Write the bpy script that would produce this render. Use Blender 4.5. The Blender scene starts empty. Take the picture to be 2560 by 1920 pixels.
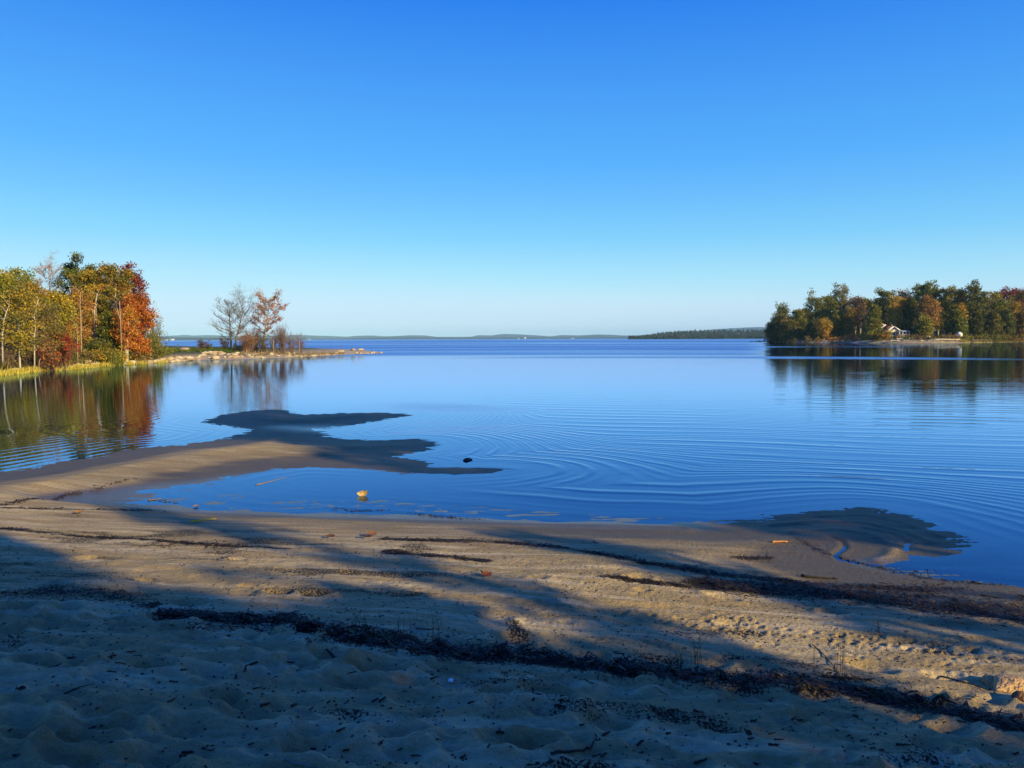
import bpy, math
import numpy as np
from mathutils import Matrix, Vector, Euler

SC = bpy.context.scene
COL = SC.collection
R_ = math.radians

# ------------------------------------------------------------------ camera
F = 1920.0            # focal length in pixels of the 2560 px wide photograph
EYE = 2.4             # metres above the lake
PITCH, ROLL = R_(3.38), R_(-0.21)
cam_d = bpy.data.cameras.new('camera'); cam = bpy.data.objects.new('camera', cam_d); COL.objects.link(cam)
cam_d.sensor_width = 36.0; cam_d.lens = 36.0 * F / 2560.0
cam_d.clip_start = 0.05; cam_d.clip_end = 40000
cam.matrix_world = Matrix.Translation((0, 0, EYE)) @ Matrix.Rotation(R_(90) - PITCH, 4, 'X') @ Matrix.Rotation(ROLL, 4, 'Z')
SC.camera = cam

# ------------------------------------------------------------------ light
SUN_TRAVEL = R_(49)                     # light runs forward and to the left by this angle
SUN_EL = R_(20)
Lh = np.array([-math.sin(SUN_TRAVEL), math.cos(SUN_TRAVEL)])
Nh = np.array([math.cos(SUN_TRAVEL), math.sin(SUN_TRAVEL)])
w = bpy.data.worlds.new('World'); SC.world = w; w.use_nodes = True
nt = w.node_tree; bg = nt.nodes['Background']
sky = nt.nodes.new('ShaderNodeTexSky'); sky.sky_type = 'NISHITA'; sky.sun_disc = False
sky.sun_elevation = SUN_EL
sky.sun_rotation = math.atan2(-Lh[0], -Lh[1])
sky.air_density = 1.0; sky.dust_density = 0.3; sky.ozone_density = 3.0
# the clear dry autumn sky of the photograph: deeper overhead than the standard model
SKY_K = 0.176
sep = nt.nodes.new('ShaderNodeSeparateColor'); com = nt.nodes.new('ShaderNodeCombineColor'); nt.links.new(sky.outputs[0], sep.inputs[0])
outs = []
for ch, (gam, gain) in enumerate(((2.3, .98), (1.32, .90), (.62, 1.12))):
    a = nt.nodes.new('ShaderNodeMath'); a.operation = 'MULTIPLY'; a.inputs[1].default_value = SKY_K
    b = nt.nodes.new('ShaderNodeMath'); b.operation = 'POWER'; b.inputs[1].default_value = gam
    c = nt.nodes.new('ShaderNodeMath'); c.operation = 'MINIMUM'; c.inputs[1].default_value = 1.05
    d = nt.nodes.new('ShaderNodeMath'); d.operation = 'MULTIPLY'; d.inputs[1].default_value = gain / SKY_K
    nt.links.new(sep.outputs[ch], a.inputs[0]); nt.links.new(a.outputs[0], b.inputs[0]); nt.links.new(b.outputs[0], c.inputs[0]); nt.links.new(c.outputs[0], d.inputs[0]); outs.append(d.outputs[0])
# no pink belt near the horizon: red never above three quarters of green
q = nt.nodes.new('ShaderNodeMath'); q.operation = 'MULTIPLY'; q.inputs[1].default_value = .74; nt.links.new(outs[1], q.inputs[0])
q2 = nt.nodes.new('ShaderNodeMath'); q2.operation = 'MINIMUM'; nt.links.new(outs[0], q2.inputs[0]); nt.links.new(q.outputs[0], q2.inputs[1])
nt.links.new(q2.outputs[0], com.inputs[0]); nt.links.new(outs[1], com.inputs[1]); nt.links.new(outs[2], com.inputs[2])
# measured clear-sky gradient by height above the horizon, blended with the model's variation by compass direction
geo = nt.nodes.new('ShaderNodeTexCoord'); sxyz = nt.nodes.new('ShaderNodeSeparateXYZ'); nt.links.new(geo.outputs['Generated'], sxyz.inputs[0])
ramp = nt.nodes.new('ShaderNodeValToRGB'); els = ramp.color_ramp.elements
stops = [(0, (.66, .83, 1)), (1.2, (.655, .835, 1)), (2.7, (.60, .86, 1)), (4.3, (.445, .823, 1)), (7.2, (.242, .658, 1)), (10.1, (.156, .527, 1)), (12.6, (.102, .448, 1)), (23.2, (.024, .223, .86)), (45, (.017, .132, .72)), (90, (.014, .10, .62))]
els[0].color = (*stops[0][1], 1); els[1].color = (*stops[-1][1], 1)      # the two stops every ramp has: positions 0 and 1
for e_, c_ in stops[1:-1]:
    el = els.new(math.sin(R_(e_))); el.color = (*c_, 1)
nt.links.new(sxyz.outputs[2], ramp.inputs[0])
sc_ = nt.nodes.new('ShaderNodeVectorMath'); sc_.operation = 'SCALE'; sc_.inputs['Scale'].default_value = 1 / SKY_K; nt.links.new(ramp.outputs[0], sc_.inputs[0])
mxs = nt.nodes.new('ShaderNodeMix'); mxs.data_type = 'RGBA'; mxs.inputs[0].default_value = .86
nt.links.new(com.outputs[0], mxs.inputs[6]); nt.links.new(sc_.outputs[0], mxs.inputs[7])
nt.links.new(mxs.outputs[2], bg.inputs[0]); bg.inputs[1].default_value = 0.12
sl = bpy.data.lights.new('sun', 'SUN'); sl.energy = 5.0; sl.angle = R_(0.53); sl.color = (1.0, 0.78, 0.36)
sun = bpy.data.objects.new('sun', sl); COL.objects.link(sun)
sun_dir = Vector((Lh[0] * math.cos(SUN_EL), Lh[1] * math.cos(SUN_EL), -math.sin(SUN_EL)))
sun.rotation_euler = sun_dir.to_track_quat('-Z', 'Y').to_euler()
SC.view_settings.view_transform = 'Standard'; SC.view_settings.look = 'None'
SC.view_settings.gamma = 1.0; SC.view_settings.exposure = 0.55
SC.cycles.max_bounces = 8; SC.cycles.transparent_max_bounces = 16
SC.cycles.use_denoising = True

# ------------------------------------------------------------------ pixel <-> place
def ray(px, py):
    x = (px - 1280.0) / F; y = -(py - 960.0) / F
    x, y = x * math.cos(ROLL) - y * math.sin(ROLL), x * math.sin(ROLL) + y * math.cos(ROLL)
    return x, math.cos(PITCH) + y * math.sin(PITCH), -math.sin(PITCH) + y * math.cos(PITCH)
def on_plane(px, py, z=0.0):
    x, y, c = ray(px, py); k = (z - EYE) / c
    return (x * k, y * k)
def at_depth(px, py, d):
    x, y, c = ray(px, py); k = d / y
    return (x * k, d, EYE + c * k)

# ------------------------------------------------------------------ noise in numpy
def _hash(i, j, seed):
    n = (i.astype(np.int64) * 374761393 + j.astype(np.int64) * 668265263 + seed * 1442695041) & 0xffffffff
    n = ((n ^ (n >> 13)) * 1274126177) & 0xffffffff
    return ((n ^ (n >> 16)) & 0xffffff) / float(0xffffff)
def vnoise(x, y, seed=0):
    i = np.floor(x); j = np.floor(y); fx = x - i; fy = y - j
    fx = fx * fx * (3 - 2 * fx); fy = fy * fy * (3 - 2 * fy)
    a = _hash(i, j, seed); b = _hash(i + 1, j, seed); c = _hash(i, j + 1, seed); d = _hash(i + 1, j + 1, seed)
    return (a + (b - a) * fx) * (1 - fy) + (c + (d - c) * fx) * fy
def fbm(x, y, oct=4, seed=0):
    s = 0; a = 0.5; t = 0
    for o in range(oct):
        s = s + a * vnoise(x * 2 ** o + 17.3 * o, y * 2 ** o - 9.1 * o, seed + o); t += a; a *= 0.5
    return s / t - 0.5
def sstep(e0, e1, x):
    t = np.clip((x - e0) / (e1 - e0), 0, 1); return t * t * (3 - 2 * t)
def sdf(X, Y, poly):
    """signed distance, positive inside"""
    P = np.asarray(poly, float); Q = np.roll(P, -1, 0)
    X = np.asarray(X, float).ravel(); Y = np.asarray(Y, float).ravel()
    out = np.empty(len(X))
    for s in range(0, len(X), 20000):
        x = X[s:s + 20000, None]; y = Y[s:s + 20000, None]
        ex = (Q[:, 0] - P[:, 0])[None]; ey = (Q[:, 1] - P[:, 1])[None]
        wx = x - P[:, 0][None]; wy = y - P[:, 1][None]
        t = np.clip((wx * ex + wy * ey) / (ex * ex + ey * ey + 1e-12), 0, 1)
        d = np.sqrt(((wx - ex * t) ** 2 + (wy - ey * t) ** 2).min(1))
        c1 = (P[:, 1][None] > y) != (Q[:, 1][None] > y)
        xi = P[:, 0][None] + (y - P[:, 1][None]) * ex / np.where(np.abs(ey) < 1e-12, 1e-12, ey)
        ins = ((c1 & (x < xi)).sum(1) % 2) == 1
        out[s:s + 20000] = np.where(ins, d, -d)
    return out
def dist_line(X, Y, line):
    P = np.asarray(line[:-1], float); Q = np.asarray(line[1:], float)
    best = np.full(X.shape, 1e9); par = np.zeros(X.shape)
    for k in range(len(P)):
        e = Q[k] - P[k]
        t = np.clip(((X - P[k, 0]) * e[0] + (Y - P[k, 1]) * e[1]) / (e @ e + 1e-12), 0, 1)
        d = np.hypot(X - P[k, 0] - e[0] * t, Y - P[k, 1] - e[1] * t)
        m = d < best; best = np.where(m, d, best); par = np.where(m, (k + t) / len(P), par)
    return best, par

# ------------------------------------------------------------------ tagging and meshes
def tag(o, label=None, cat=None, group=None, kind=None):
    if label: o['label'] = label
    if cat: o['category'] = cat
    if group: o['group'] = group
    if kind: o['kind'] = kind
    return o
def empty(name, loc, rz=0.0):
    o = bpy.data.objects.new(name, None); COL.objects.link(o); o.location = loc; o.rotation_euler = (0, 0, rz)
    o.empty_display_size = 0.2
    return o
def raw_mesh(name, V, Q, mat, parent=None, col=None, smooth=False, tris=False, attrs=None, mats=None, midx=None):
    V = np.asarray(V, np.float32); Q = np.asarray(Q, np.int32); n = 3 if tris else 4
    me = bpy.data.meshes.new(name)
    me.vertices.add(len(V)); me.vertices.foreach_set('co', V.ravel())
    me.loops.add(len(Q) * n); me.loops.foreach_set('vertex_index', Q.ravel())
    me.polygons.add(len(Q)); me.polygons.foreach_set('loop_start', np.arange(0, len(Q) * n, n, dtype=np.int32))
    if smooth: me.polygons.foreach_set('use_smooth', np.ones(len(Q), bool))
    for m in (mats or [mat]): me.materials.append(m)
    if midx is not None: me.polygons.foreach_set('material_index', np.asarray(midx, np.int32))
    if col is not None:
        a = me.attributes.new('tint', 'FLOAT_COLOR', 'FACE')
        c = np.ones((len(Q), 4), np.float32); c[:, :3] = np.asarray(col, np.float32); a.data.foreach_set('color', c.ravel())
    for k, v in (attrs or {}).items():
        a = me.attributes.new(k, 'FLOAT', 'POINT'); a.data.foreach_set('value', np.asarray(v, np.float32))
    me.update(calc_edges=True)
    o = bpy.data.objects.new(name, me); COL.objects.link(o)
    if parent: o.parent = parent
    return o
class MB:
    """small boxes, tubes and leaf quads gathered into one mesh"""
    def __init__(s): s.V = []; s.Q = []; s.C = []; s.n = 0
    def add(s, V, Q, c):
        V = np.asarray(V, float).reshape(-1, 3); Q = np.asarray(Q, int).reshape(-1, 4)
        s.V.append(V); s.Q.append(Q + s.n); s.n += len(V)
        c = np.asarray(c, float)
        s.C.append(np.tile(c, (len(Q), 1)) if c.ndim == 1 else c)
    def box(s, x0, x1, y0, y1, z0, z1, c=(.5, .5, .5)):
        V = [(x, y, z) for z in (z0, z1) for y in (y0, y1) for x in (x0, x1)]
        s.add(V, [(0, 2, 3, 1), (4, 5, 7, 6), (0, 1, 5, 4), (2, 6, 7, 3), (0, 4, 6, 2), (1, 3, 7, 5)], c)
    def quad(s, pts, c=(.5, .5, .5)): s.add(pts, [(0, 1, 2, 3)], c)
    def slab(s, pts, t, c=(.5, .5, .5)):
        P = np.array(pts, float); n = np.cross(P[1] - P[0], P[3] - P[0]); n /= np.linalg.norm(n)
        V = np.vstack([P, P - n * t])
        s.add(V, [(0, 1, 2, 3), (7, 6, 5, 4), (0, 4, 5, 1), (1, 5, 6, 2), (2, 6, 7, 3), (3, 7, 4, 0)], c)
    def tubes(s, segs, c, k=5):
        if not len(segs): return
        S = np.array(segs, float); P0 = S[:, 0:3]; P1 = S[:, 3:6]; r0 = S[:, 6]; r1 = S[:, 7]
        d = P1 - P0; d /= np.linalg.norm(d, axis=1)[:, None] + 1e-9
        ref = np.where(np.abs(d[:, 2:3]) > 0.9, np.array([[1., 0, 0]]), np.array([[0, 0, 1.]]))
        u = np.cross(d, ref); u /= np.linalg.norm(u, axis=1)[:, None]; v = np.cross(d, u)
        a = np.arange(k) * 2 * np.pi / k
        ring = u[:, None] * np.cos(a)[None, :, None] + v[:, None] * np.sin(a)[None, :, None]
        A = P0[:, None] + ring * r0[:, None, None]; B = P1[:, None] + ring * r1[:, None, None]
        V = np.concatenate([A, B], 1).reshape(-1, 3)
        base = (np.arange(len(S)) * 2 * k)[:, None]; i = np.arange(k); j = (i + 1) % k
        Q = np.stack([base + i, base + j, base + k + j, base + k + i], -1).reshape(-1, 4)
        c = np.asarray(c, float)
        s.add(V, Q, c if c.ndim == 1 else np.repeat(c, k, 0))
    def path(s, pts, rad, c, k=6):
        """one continuous tapering tube through points, closed ends"""
        P = np.array(pts, float); n = len(P); rad = np.broadcast_to(rad, (n,)).astype(float)
        T = np.gradient(P, axis=0); T /= np.linalg.norm(T, axis=1)[:, None] + 1e-9
        ref = np.array([0, 0, 1.]) if abs(T[0][2]) < .9 else np.array([1., 0, 0])
        u = np.cross(T, ref); u /= np.linalg.norm(u, axis=1)[:, None] + 1e-9; v = np.cross(T, u)
        a = np.arange(k) * 2 * np.pi / k
        V = (P[:, None] + (u[:, None] * np.cos(a)[None, :, None] + v[:, None] * np.sin(a)[None, :, None]) * rad[:, None, None]).reshape(-1, 3)
        V = np.vstack([V, P[0], P[-1]]); Q = []
        for q in range(n - 1):
            for i in range(k): Q.append((q * k + i, q * k + (i + 1) % k, (q + 1) * k + (i + 1) % k, (q + 1) * k + i))
        for i in range(0, k, 2):
            Q.append((n * k, (i + 2) % k, (i + 1) % k, i)); b = (n - 1) * k
            Q.append((n * k + 1, b + i, b + (i + 1) % k, b + (i + 2) % k))
        s.add(V, Q, c)
    def leaves(s, C, size, cols, rng, flat=0.0):
        n = len(C)
        a = rng.normal(size=(n, 3)); a[:, 2] *= (1 - flat); a /= np.linalg.norm(a, axis=1)[:, None]
        b = rng.normal(size=(n, 3)); b[:, 2] *= (1 - flat); b -= a * (a * b).sum(1)[:, None]; b /= np.linalg.norm(b, axis=1)[:, None]
        sz = (size * rng.uniform(.6, 1.3, n))[:, None]
        a = a * sz * .5; b = b * sz * .36
        V = np.stack([C - a, C + b, C + a, C - b], 1).reshape(-1, 3)
        s.add(V, np.arange(n * 4).reshape(-1, 4), cols)
    def build(s, name, mat, parent=None, smooth=False):
        if not s.V: return None
        return raw_mesh(name, np.vstack(s.V), np.vstack(s.Q), mat, parent, col=np.vstack(s.C), smooth=smooth)

# ------------------------------------------------------------------ materials
def new_mat(name):
    m = bpy.data.materials.new(name); m.use_nodes = True
    t = m.node_tree; t.nodes.clear(); out = t.nodes.new('ShaderNodeOutputMaterial')
    return m, t, out
def N(t, kind, **kw):
    n = t.nodes.new(kind)
    for k, v in kw.items():
        if k.startswith('i_'):
            key = k[2:]; key = int(key) if key.isdigit() else key.replace('_', ' ')
            n.inputs[key].default_value = v
        else: setattr(n, k, v)
    return n
def math_(t, op, a, b=None, c=None, clamp=False):
    n = t.nodes.new('ShaderNodeMath'); n.operation = op; n.use_clamp = clamp
    for i, v in enumerate((a, b, c)):
        if v is None: continue
        if hasattr(v, 'links'): t.links.new(v, n.inputs[i])
        else: n.inputs[i].default_value = v
    return n.outputs[0]
def mixc(t, f, a, b, mode='MIX'):
    n = t.nodes.new('ShaderNodeMix'); n.data_type = 'RGBA'; n.blend_type = mode
    for i, v in ((0, f), (6, a), (7, b)):
        if hasattr(v, 'links'): t.links.new(v, n.inputs[i])
        else: n.inputs[i].default_value = v if i == 0 else (*v, 1)
    return n.outputs[2]
def tint_mat(name, rough=.8, noise=0.0, scale=5.0, transl=0.0, bump=0.0, spec=0.3):
    m, t, out = new_mat(name)
    at = N(t, 'ShaderNodeAttribute', attribute_name='tint'); col = at.outputs['Color']
    geo = N(t, 'ShaderNodeTexCoord')
    p = N(t, 'ShaderNodeBsdfPrincipled', i_Roughness=rough); p.inputs['Specular IOR Level'].default_value = spec
    if noise or bump:
        nz = N(t, 'ShaderNodeTexNoise', i_Scale=scale, i_Detail=5.0); t.links.new(geo.outputs['Object'], nz.inputs['Vector'])
        k = math_(t, 'MULTIPLY_ADD', nz.outputs['Fac'], noise * 2, 1 - noise)
        cc = N(t, 'ShaderNodeCombineColor'); [t.links.new(k, cc.inputs[i]) for i in range(3)]
        col = mixc(t, 1.0, col, cc.outputs[0], 'MULTIPLY')
        if bump:
            b = N(t, 'ShaderNodeBump', i_Strength=1.0, i_Distance=bump); t.links.new(nz.outputs['Fac'], b.inputs['Height'])
            t.links.new(b.outputs[0], p.inputs['Normal'])
    t.links.new(col, p.inputs['Base Color'])
    if transl:
        tr = N(t, 'ShaderNodeBsdfTranslucent'); t.links.new(col, tr.inputs[0])
        mx = N(t, 'ShaderNodeMixShader'); mx.inputs[0].default_value = transl
        t.links.new(p.outputs[0], mx.inputs[1]); t.links.new(tr.outputs[0], mx.inputs[2]); t.links.new(mx.outputs[0], out.inputs[0])
    else: t.links.new(p.outputs[0], out.inputs[0])
    return m
M_LEAF = tint_mat('foliage', .65, transl=.35)
M_BARK = tint_mat('bark', .85, noise=.45, scale=9, bump=.02)
M_ROCK = tint_mat('rock', .85, noise=.5, scale=3, bump=.06)
M_WEED = tint_mat('seaweed', .55, noise=.3, scale=30, transl=.1)
M_DRY = tint_mat('dry plant', .6, noise=.25, scale=25, transl=.25)
M_PAINT = tint_mat('painted wood', .55, noise=.12, scale=2)

# sand -------------------------------------------------------------
def sand_material():
    m, t, out = new_mat('sand')
    L = t.links
    tc = N(t, 'ShaderNodeNewGeometry'); pos = tc.outputs['Position']
    wet = N(t, 'ShaderNodeAttribute', attribute_name='wet').outputs['Fac']
    stain = N(t, 'ShaderNodeAttribute', attribute_name='stain').outputs['Fac']
    film = N(t, 'ShaderNodeAttribute', attribute_name='film').outputs['Fac']
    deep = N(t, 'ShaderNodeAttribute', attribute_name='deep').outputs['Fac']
    n1 = N(t, 'ShaderNodeTexNoise', i_Scale=1.3, i_Detail=6.0); L.new(pos, n1.inputs['Vector'])
    n2 = N(t, 'ShaderNodeTexNoise', i_Scale=26.0, i_Detail=6.0, i_Roughness=.65); L.new(pos, n2.inputs['Vector'])
    n3 = N(t, 'ShaderNodeTexNoise', i_Scale=240.0, i_Detail=3.0); L.new(pos, n3.inputs['Vector'])
    # streaks of drier pale sand lying along the beach
    mp = N(t, 'ShaderNodeMapping'); mp.inputs['Scale'].default_value = (.8, 6.5, 1); mp.inputs['Rotation'].default_value = (0, 0, R_(14)); L.new(pos, mp.inputs['Vector'])
    n4 = N(t, 'ShaderNodeTexNoise', i_Scale=1.0, i_Detail=6.0, i_Roughness=.6); L.new(mp.outputs[0], n4.inputs['Vector'])
    dry = mixc(t, n1.outputs['Fac'], (.325, .238, .115), (.42, .318, .155))
    st = math_(t, 'MULTIPLY_ADD', n4.outputs['Fac'], 5.0, -2.3, clamp=True)
    dry = mixc(t, st, dry, (.58, .47, .28))
    k2 = math_(t, 'MULTIPLY_ADD', n2.outputs['Fac'], .7, .62)
    k3 = math_(t, 'MULTIPLY_ADD', n3.outputs['Fac'], .8, .60)
    k = math_(t, 'MULTIPLY', k2, k3)
    cc = N(t, 'ShaderNodeCombineColor'); [L.new(k, cc.inputs[i]) for i in range(3)]
    dry = mixc(t, 1.0, dry, cc.outputs[0], 'MULTIPLY')
    wetc = mixc(t, n1.outputs['Fac'], (.075, .057, .030), (.13, .098, .048))
    c = mixc(t, wet, dry, wetc)
    c = mixc(t, deep, c, (.006, .018, .045))  # bed colour darkens with depth, standing in for light lost in the water
    # dark organic crumbs, dense where drift lines lie
    v = N(t, 'ShaderNodeTexNoise', i_Scale=60.0, i_Detail=4.0, i_Roughness=.7); L.new(pos, v.inputs['Vector'])
    a = math_(t, 'MULTIPLY_ADD', stain, .55, -.66)
    b = math_(t, 'ADD', v.outputs['Fac'], a)
    b = math_(t, 'MULTIPLY', b, 9.0, clamp=True)
    c = mixc(t, b, c, (.022, .017, .013))
    p = N(t, 'ShaderNodeBsdfPrincipled'); L.new(c, p.inputs['Base Color'])
    r = math_(t, 'MULTIPLY_ADD', wet, -.40, .92); r = math_(t, 'MULTIPLY_ADD', film, -.30, r); L.new(r, p.inputs['Roughness'])
    sp = math_(t, 'MULTIPLY_ADD', wet, .06, .14); sp = math_(t, 'MULTIPLY_ADD', film, .5, sp); L.new(sp, p.inputs['Specular IOR Level'])
    h = math_(t, 'MULTIPLY', n2.outputs['Fac'], .034); h2 = math_(t, 'MULTIPLY_ADD', n3.outputs['Fac'], .0045, h)
    dryf = math_(t, 'MULTIPLY_ADD', wet, -.6, 1.0)
    h3 = math_(t, 'MULTIPLY', h2, dryf)
    bp = N(t, 'ShaderNodeBump', i_Strength=1.0, i_Distance=1.0); L.new(h3, bp.inputs['Height']); L.new(bp.outputs[0], p.inputs['Normal'])
    L.new(p.outputs[0], out.inputs[0])
    return m
M_SAND = sand_material()

def land_material(name, shore, inland, scale):
    m, t, out = new_mat(name); L = t.links
    pos = N(t, 'ShaderNodeNewGeometry').outputs['Position']
    g = N(t, 'ShaderNodeAttribute', attribute_name='green').outputs['Fac']
    n1 = N(t, 'ShaderNodeTexNoise', i_Scale=scale, i_Detail=6.0, i_Roughness=.65); L.new(pos, n1.inputs['Vector'])
    n2 = N(t, 'ShaderNodeTexVoronoi', i_Scale=scale * 1.7); L.new(pos, n2.inputs['Vector'])
    a = mixc(t, n1.outputs['Fac'], tuple(x * .6 for x in shore), tuple(x * 1.35 for x in shore))
    a = mixc(t, .35, a, n2.outputs['Color'], 'SOFT_LIGHT')
    b = mixc(t, n1.outputs['Fac'], tuple(x * .5 for x in inland), tuple(x * 1.6 for x in inland))
    c = mixc(t, g, a, b)
    p = N(t, 'ShaderNodeBsdfPrincipled', i_Roughness=.9); L.new(c, p.inputs['Base Color'])
    bp = N(t, 'ShaderNodeBump', i_Strength=.6, i_Distance=.5 / scale); L.new(n1.outputs['Fac'], bp.inputs['Height']); L.new(bp.outputs[0], p.inputs['Normal'])
    L.new(p.outputs[0], out.inputs[0])
    return m
M_BANK = land_material('stony bank', (.36, .29, .19), (.06, .07, .025), 1.6)
M_SHORE = land_material('far bank', (.36, .27, .13), (.06, .05, .022), .35)
M_HILL = land_material('hillside', (.035, .042, .050), (.022, .030, .036), .01)  # blue in these base colours stands in for part of the distance haze

# ------------------------------------------------------------------ the beach
px_shore = [(-900, 1290), (-300, 1225), (0, 1182), (60, 1172), (116, 1162), (203, 1148), (290, 1132), (367, 1119), (450, 1112), (521, 1104), (565, 1095), (593, 1087),
    (615, 1079), (632, 1072), (600, 1069), (560, 1064), (525, 1059), (506, 1054), (530, 1046), (555, 1038), (600, 1030), (640, 1026), (680, 1024), (715, 1026), (735, 1032), (748, 1037),
    (785, 1036), (850, 1033), (905, 1031), (960, 1032), (1002, 1034), (1030, 1037), (1010, 1042), (980, 1047), (920, 1056), (870, 1065), (838, 1070), (812, 1077),
    (815, 1084), (835, 1094), (870, 1099), (920, 1100), (958, 1100), (1010, 1098), (1047, 1098), (1075, 1102), (1094, 1110), (1092, 1119), (1070, 1126), (1047, 1129),
    (1010, 1134), (985, 1141), (1005, 1148), (1050, 1153), (1080, 1158), (1060, 1163), (1064, 1167), (1110, 1170), (1170, 1170), (1230, 1170), (1272, 1174), (1223, 1181), (1180, 1183.5), (1135, 1184.5), (1080, 1185),
    (1029, 1184), (1000, 1181), (976, 1177), (923, 1174), (890, 1171), (853, 1169), (800, 1167), (747, 1169), (712, 1172), (690, 1177), (640, 1184), (600, 1193), (560, 1200),
    (545, 1210), (560, 1222), (600, 1236), (680, 1247), (760, 1250), (850, 1251), (960, 1254), (1060, 1260), (1180, 1267), (1280, 1272), (1380, 1281), (1430, 1285), (1500, 1289), (1570, 1291), (1650, 1293), (1730, 1297),
    (1790, 1302), (1860, 1299), (1920, 1293), (1978, 1287), (2030, 1280), (2079, 1275), (2120, 1271), (2166, 1269), (2200, 1272), (2224, 1277), (2260, 1287), (2296, 1299), (2330, 1312), (2354, 1324), (2385, 1336), (2412, 1350), (2412, 1362), (2397, 1373), (2375, 1384), (2354, 1391),
    (2310, 1396), (2267, 1398), (2235, 1398), (2205, 1402), (2198, 1408), (2224, 1415), (2260, 1421), (2296, 1427), (2340, 1432), (2383, 1437), (2470, 1447), (2560, 1460), (2700, 1476), (2900, 1500), (3400, 1560)]
beach_poly = [on_plane(*p) for p in px_shore] + [(14, 3.5), (30, 5), (70, 14), (90, -90), (-90, -90), (-60, 6), (-30, 11)]
film_poly = [on_plane(*p) for p in [(60, 1245), (300, 1225), (500, 1205), (600, 1190), (690, 1180), (760, 1215), (900, 1245), (1280, 1270), (1600, 1288), (1750, 1300), (1750, 1312), (1500, 1312), (1280, 1306), (1029, 1298), (817, 1293), (676, 1287), (500, 1282), (300, 1268), (120, 1262)]]
film2 = [on_plane(*p) for p in [(2150, 1402), (2330, 1400), (2640, 1440), (2640, 1466), (2400, 1452), (2250, 1436), (2160, 1418)]]

film3 = [on_plane(*p) for p in [(700, 1068), (760, 1068), (835, 1067), (830, 1078), (760, 1076)]]
th_in = np.radians(np.arange(-44, 44.001, .115)); th_out = np.radians(np.arange(47, 314, 3.0))
TH = np.concatenate([th_in, th_out])                       # closed ring of directions, 0 = forward
RR = np.concatenate([[.05, .3, .6, .9], np.exp(np.arange(math.log(1.2), math.log(60), .0052)), np.exp(np.arange(math.log(60), math.log(14000), .12))])
gr, gt = np.meshgrid(RR, TH, indexing='ij'); GX = gr * np.sin(gt); GY = gr * np.cos(gt)
near = gr < 70
def beach_height(X, Y, fine=True, grid=False):
    sh = X.shape; X = X.ravel(); Y = Y.ravel()
    sd = sdf(X, Y, beach_poly)
    if grid:
        s2 = sd.reshape(sh)
        for _ in range(5): s2[1:-1, 1:-1] = .5 * s2[1:-1, 1:-1] + .125 * (s2[:-2, 1:-1] + s2[2:, 1:-1] + s2[1:-1, :-2] + s2[1:-1, 2:])
        sd = s2.ravel()
    p = np.maximum(sd, 0)
    z = .021 * p + .012 * np.maximum(p - .5, 0) + .075 * np.maximum(p - 1.2, 0) + .02 * np.maximum(p - 4, 0) - .075 * np.maximum(p - 11, 0)
    z = np.where(z > 1.2, 1.2 + (z - 1.2) * .3, z)
    f = np.maximum(np.maximum(sstep(-.5, .3, sdf(X, Y, film_poly)), sstep(-.15, .15, sdf(X, Y, film2))), sstep(-.9, .5, sdf(X, Y, film3)) * .97)
    z = z * (1 - .95 * f) - .0019 * f
    zd = np.where(sd < 0, -.02 * (-sd) - .035 * np.maximum(-sd - 1.5, 0), 0); zd = np.maximum(zd, -3.0)
    z = z + zd
    drym = sstep(.10, .32, z)
    z += fbm(X * .9, Y * 1.6, 3, 5) * .035 * sstep(.03, .25, z)
    z += fbm(X * 1.6 + 3, Y * 6, 4, 9) * .016 * (1 - .6 * drym) * (1 - .6 * f) * sstep(-.3, .3, sd)
    z += fbm(X * 5, Y * 9, 3, 11) * .0042 * sstep(-1.5, .0, sd)
    z += fbm(X * 2.6, Y * 21, 4, 13) * .012 * np.exp(-(sd / .42) ** 2)
    z += fbm(X * 3.6, Y * 4.6, 4, 21) * .036 * drym + fbm(X * 11, Y * 14, 3, 23) * .016 * drym
    z += np.abs(fbm(X * 4.4, Y * 6.1, 3, 31)) * .022 * drym
    return z.reshape(sh), sd.reshape(sh), f.reshape(sh)
Z = np.full(GX.shape, -3.0); SD = -gr.copy(); FILM = np.zeros(GX.shape)
rows = int(near[:, 0].sum())
Z[:rows], SD[:rows], FILM[:rows] = beach_height(GX[:rows], GY[:rows], grid=True)
def blend(a, b, t): return a * (1 - t) + b * t
Z[rows:rows + 12] = np.minimum(Z[rows:rows + 12], -1.0)
behind = (gr > 70) & (np.cos(gt) < 0); Z[behind] = 1.4

def ground_at(px, py):
    """where the line of sight through a pixel meets the beach (coarse height, then grid)"""
    z = 0.0
    for _ in range(14):
        x, y = on_plane(px, py, z); zz = float(zgrid(x, y)); z = .5 * z + .5 * zz
    x, y = on_plane(px, py, z)
    return x, y, float(zgrid(x, y))
_lr = np.log(RR)
def zgrid(x, y, G=None):
    G = Z if G is None else G
    r = max(math.hypot(x, y), .06); t = math.atan2(x, y)
    i = np.interp(math.log(r), _lr, np.arange(len(RR))); i0 = int(min(i, len(RR) - 2)); fi = i - i0
    j = np.interp(t, th_in, np.arange(len(th_in))); j0 = int(min(j, len(th_in) - 2)); fj = j - j0
    return (G[i0, j0] * (1 - fi) + G[i0 + 1, j0] * fi) * (1 - fj) + (G[i0, j0 + 1] * (1 - fi) + G[i0 + 1, j0 + 1] * fi) * fj
def world_line(pts): return [ground_at(*p)[:2] for p in pts]

rng = np.random.default_rng(4)
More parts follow.
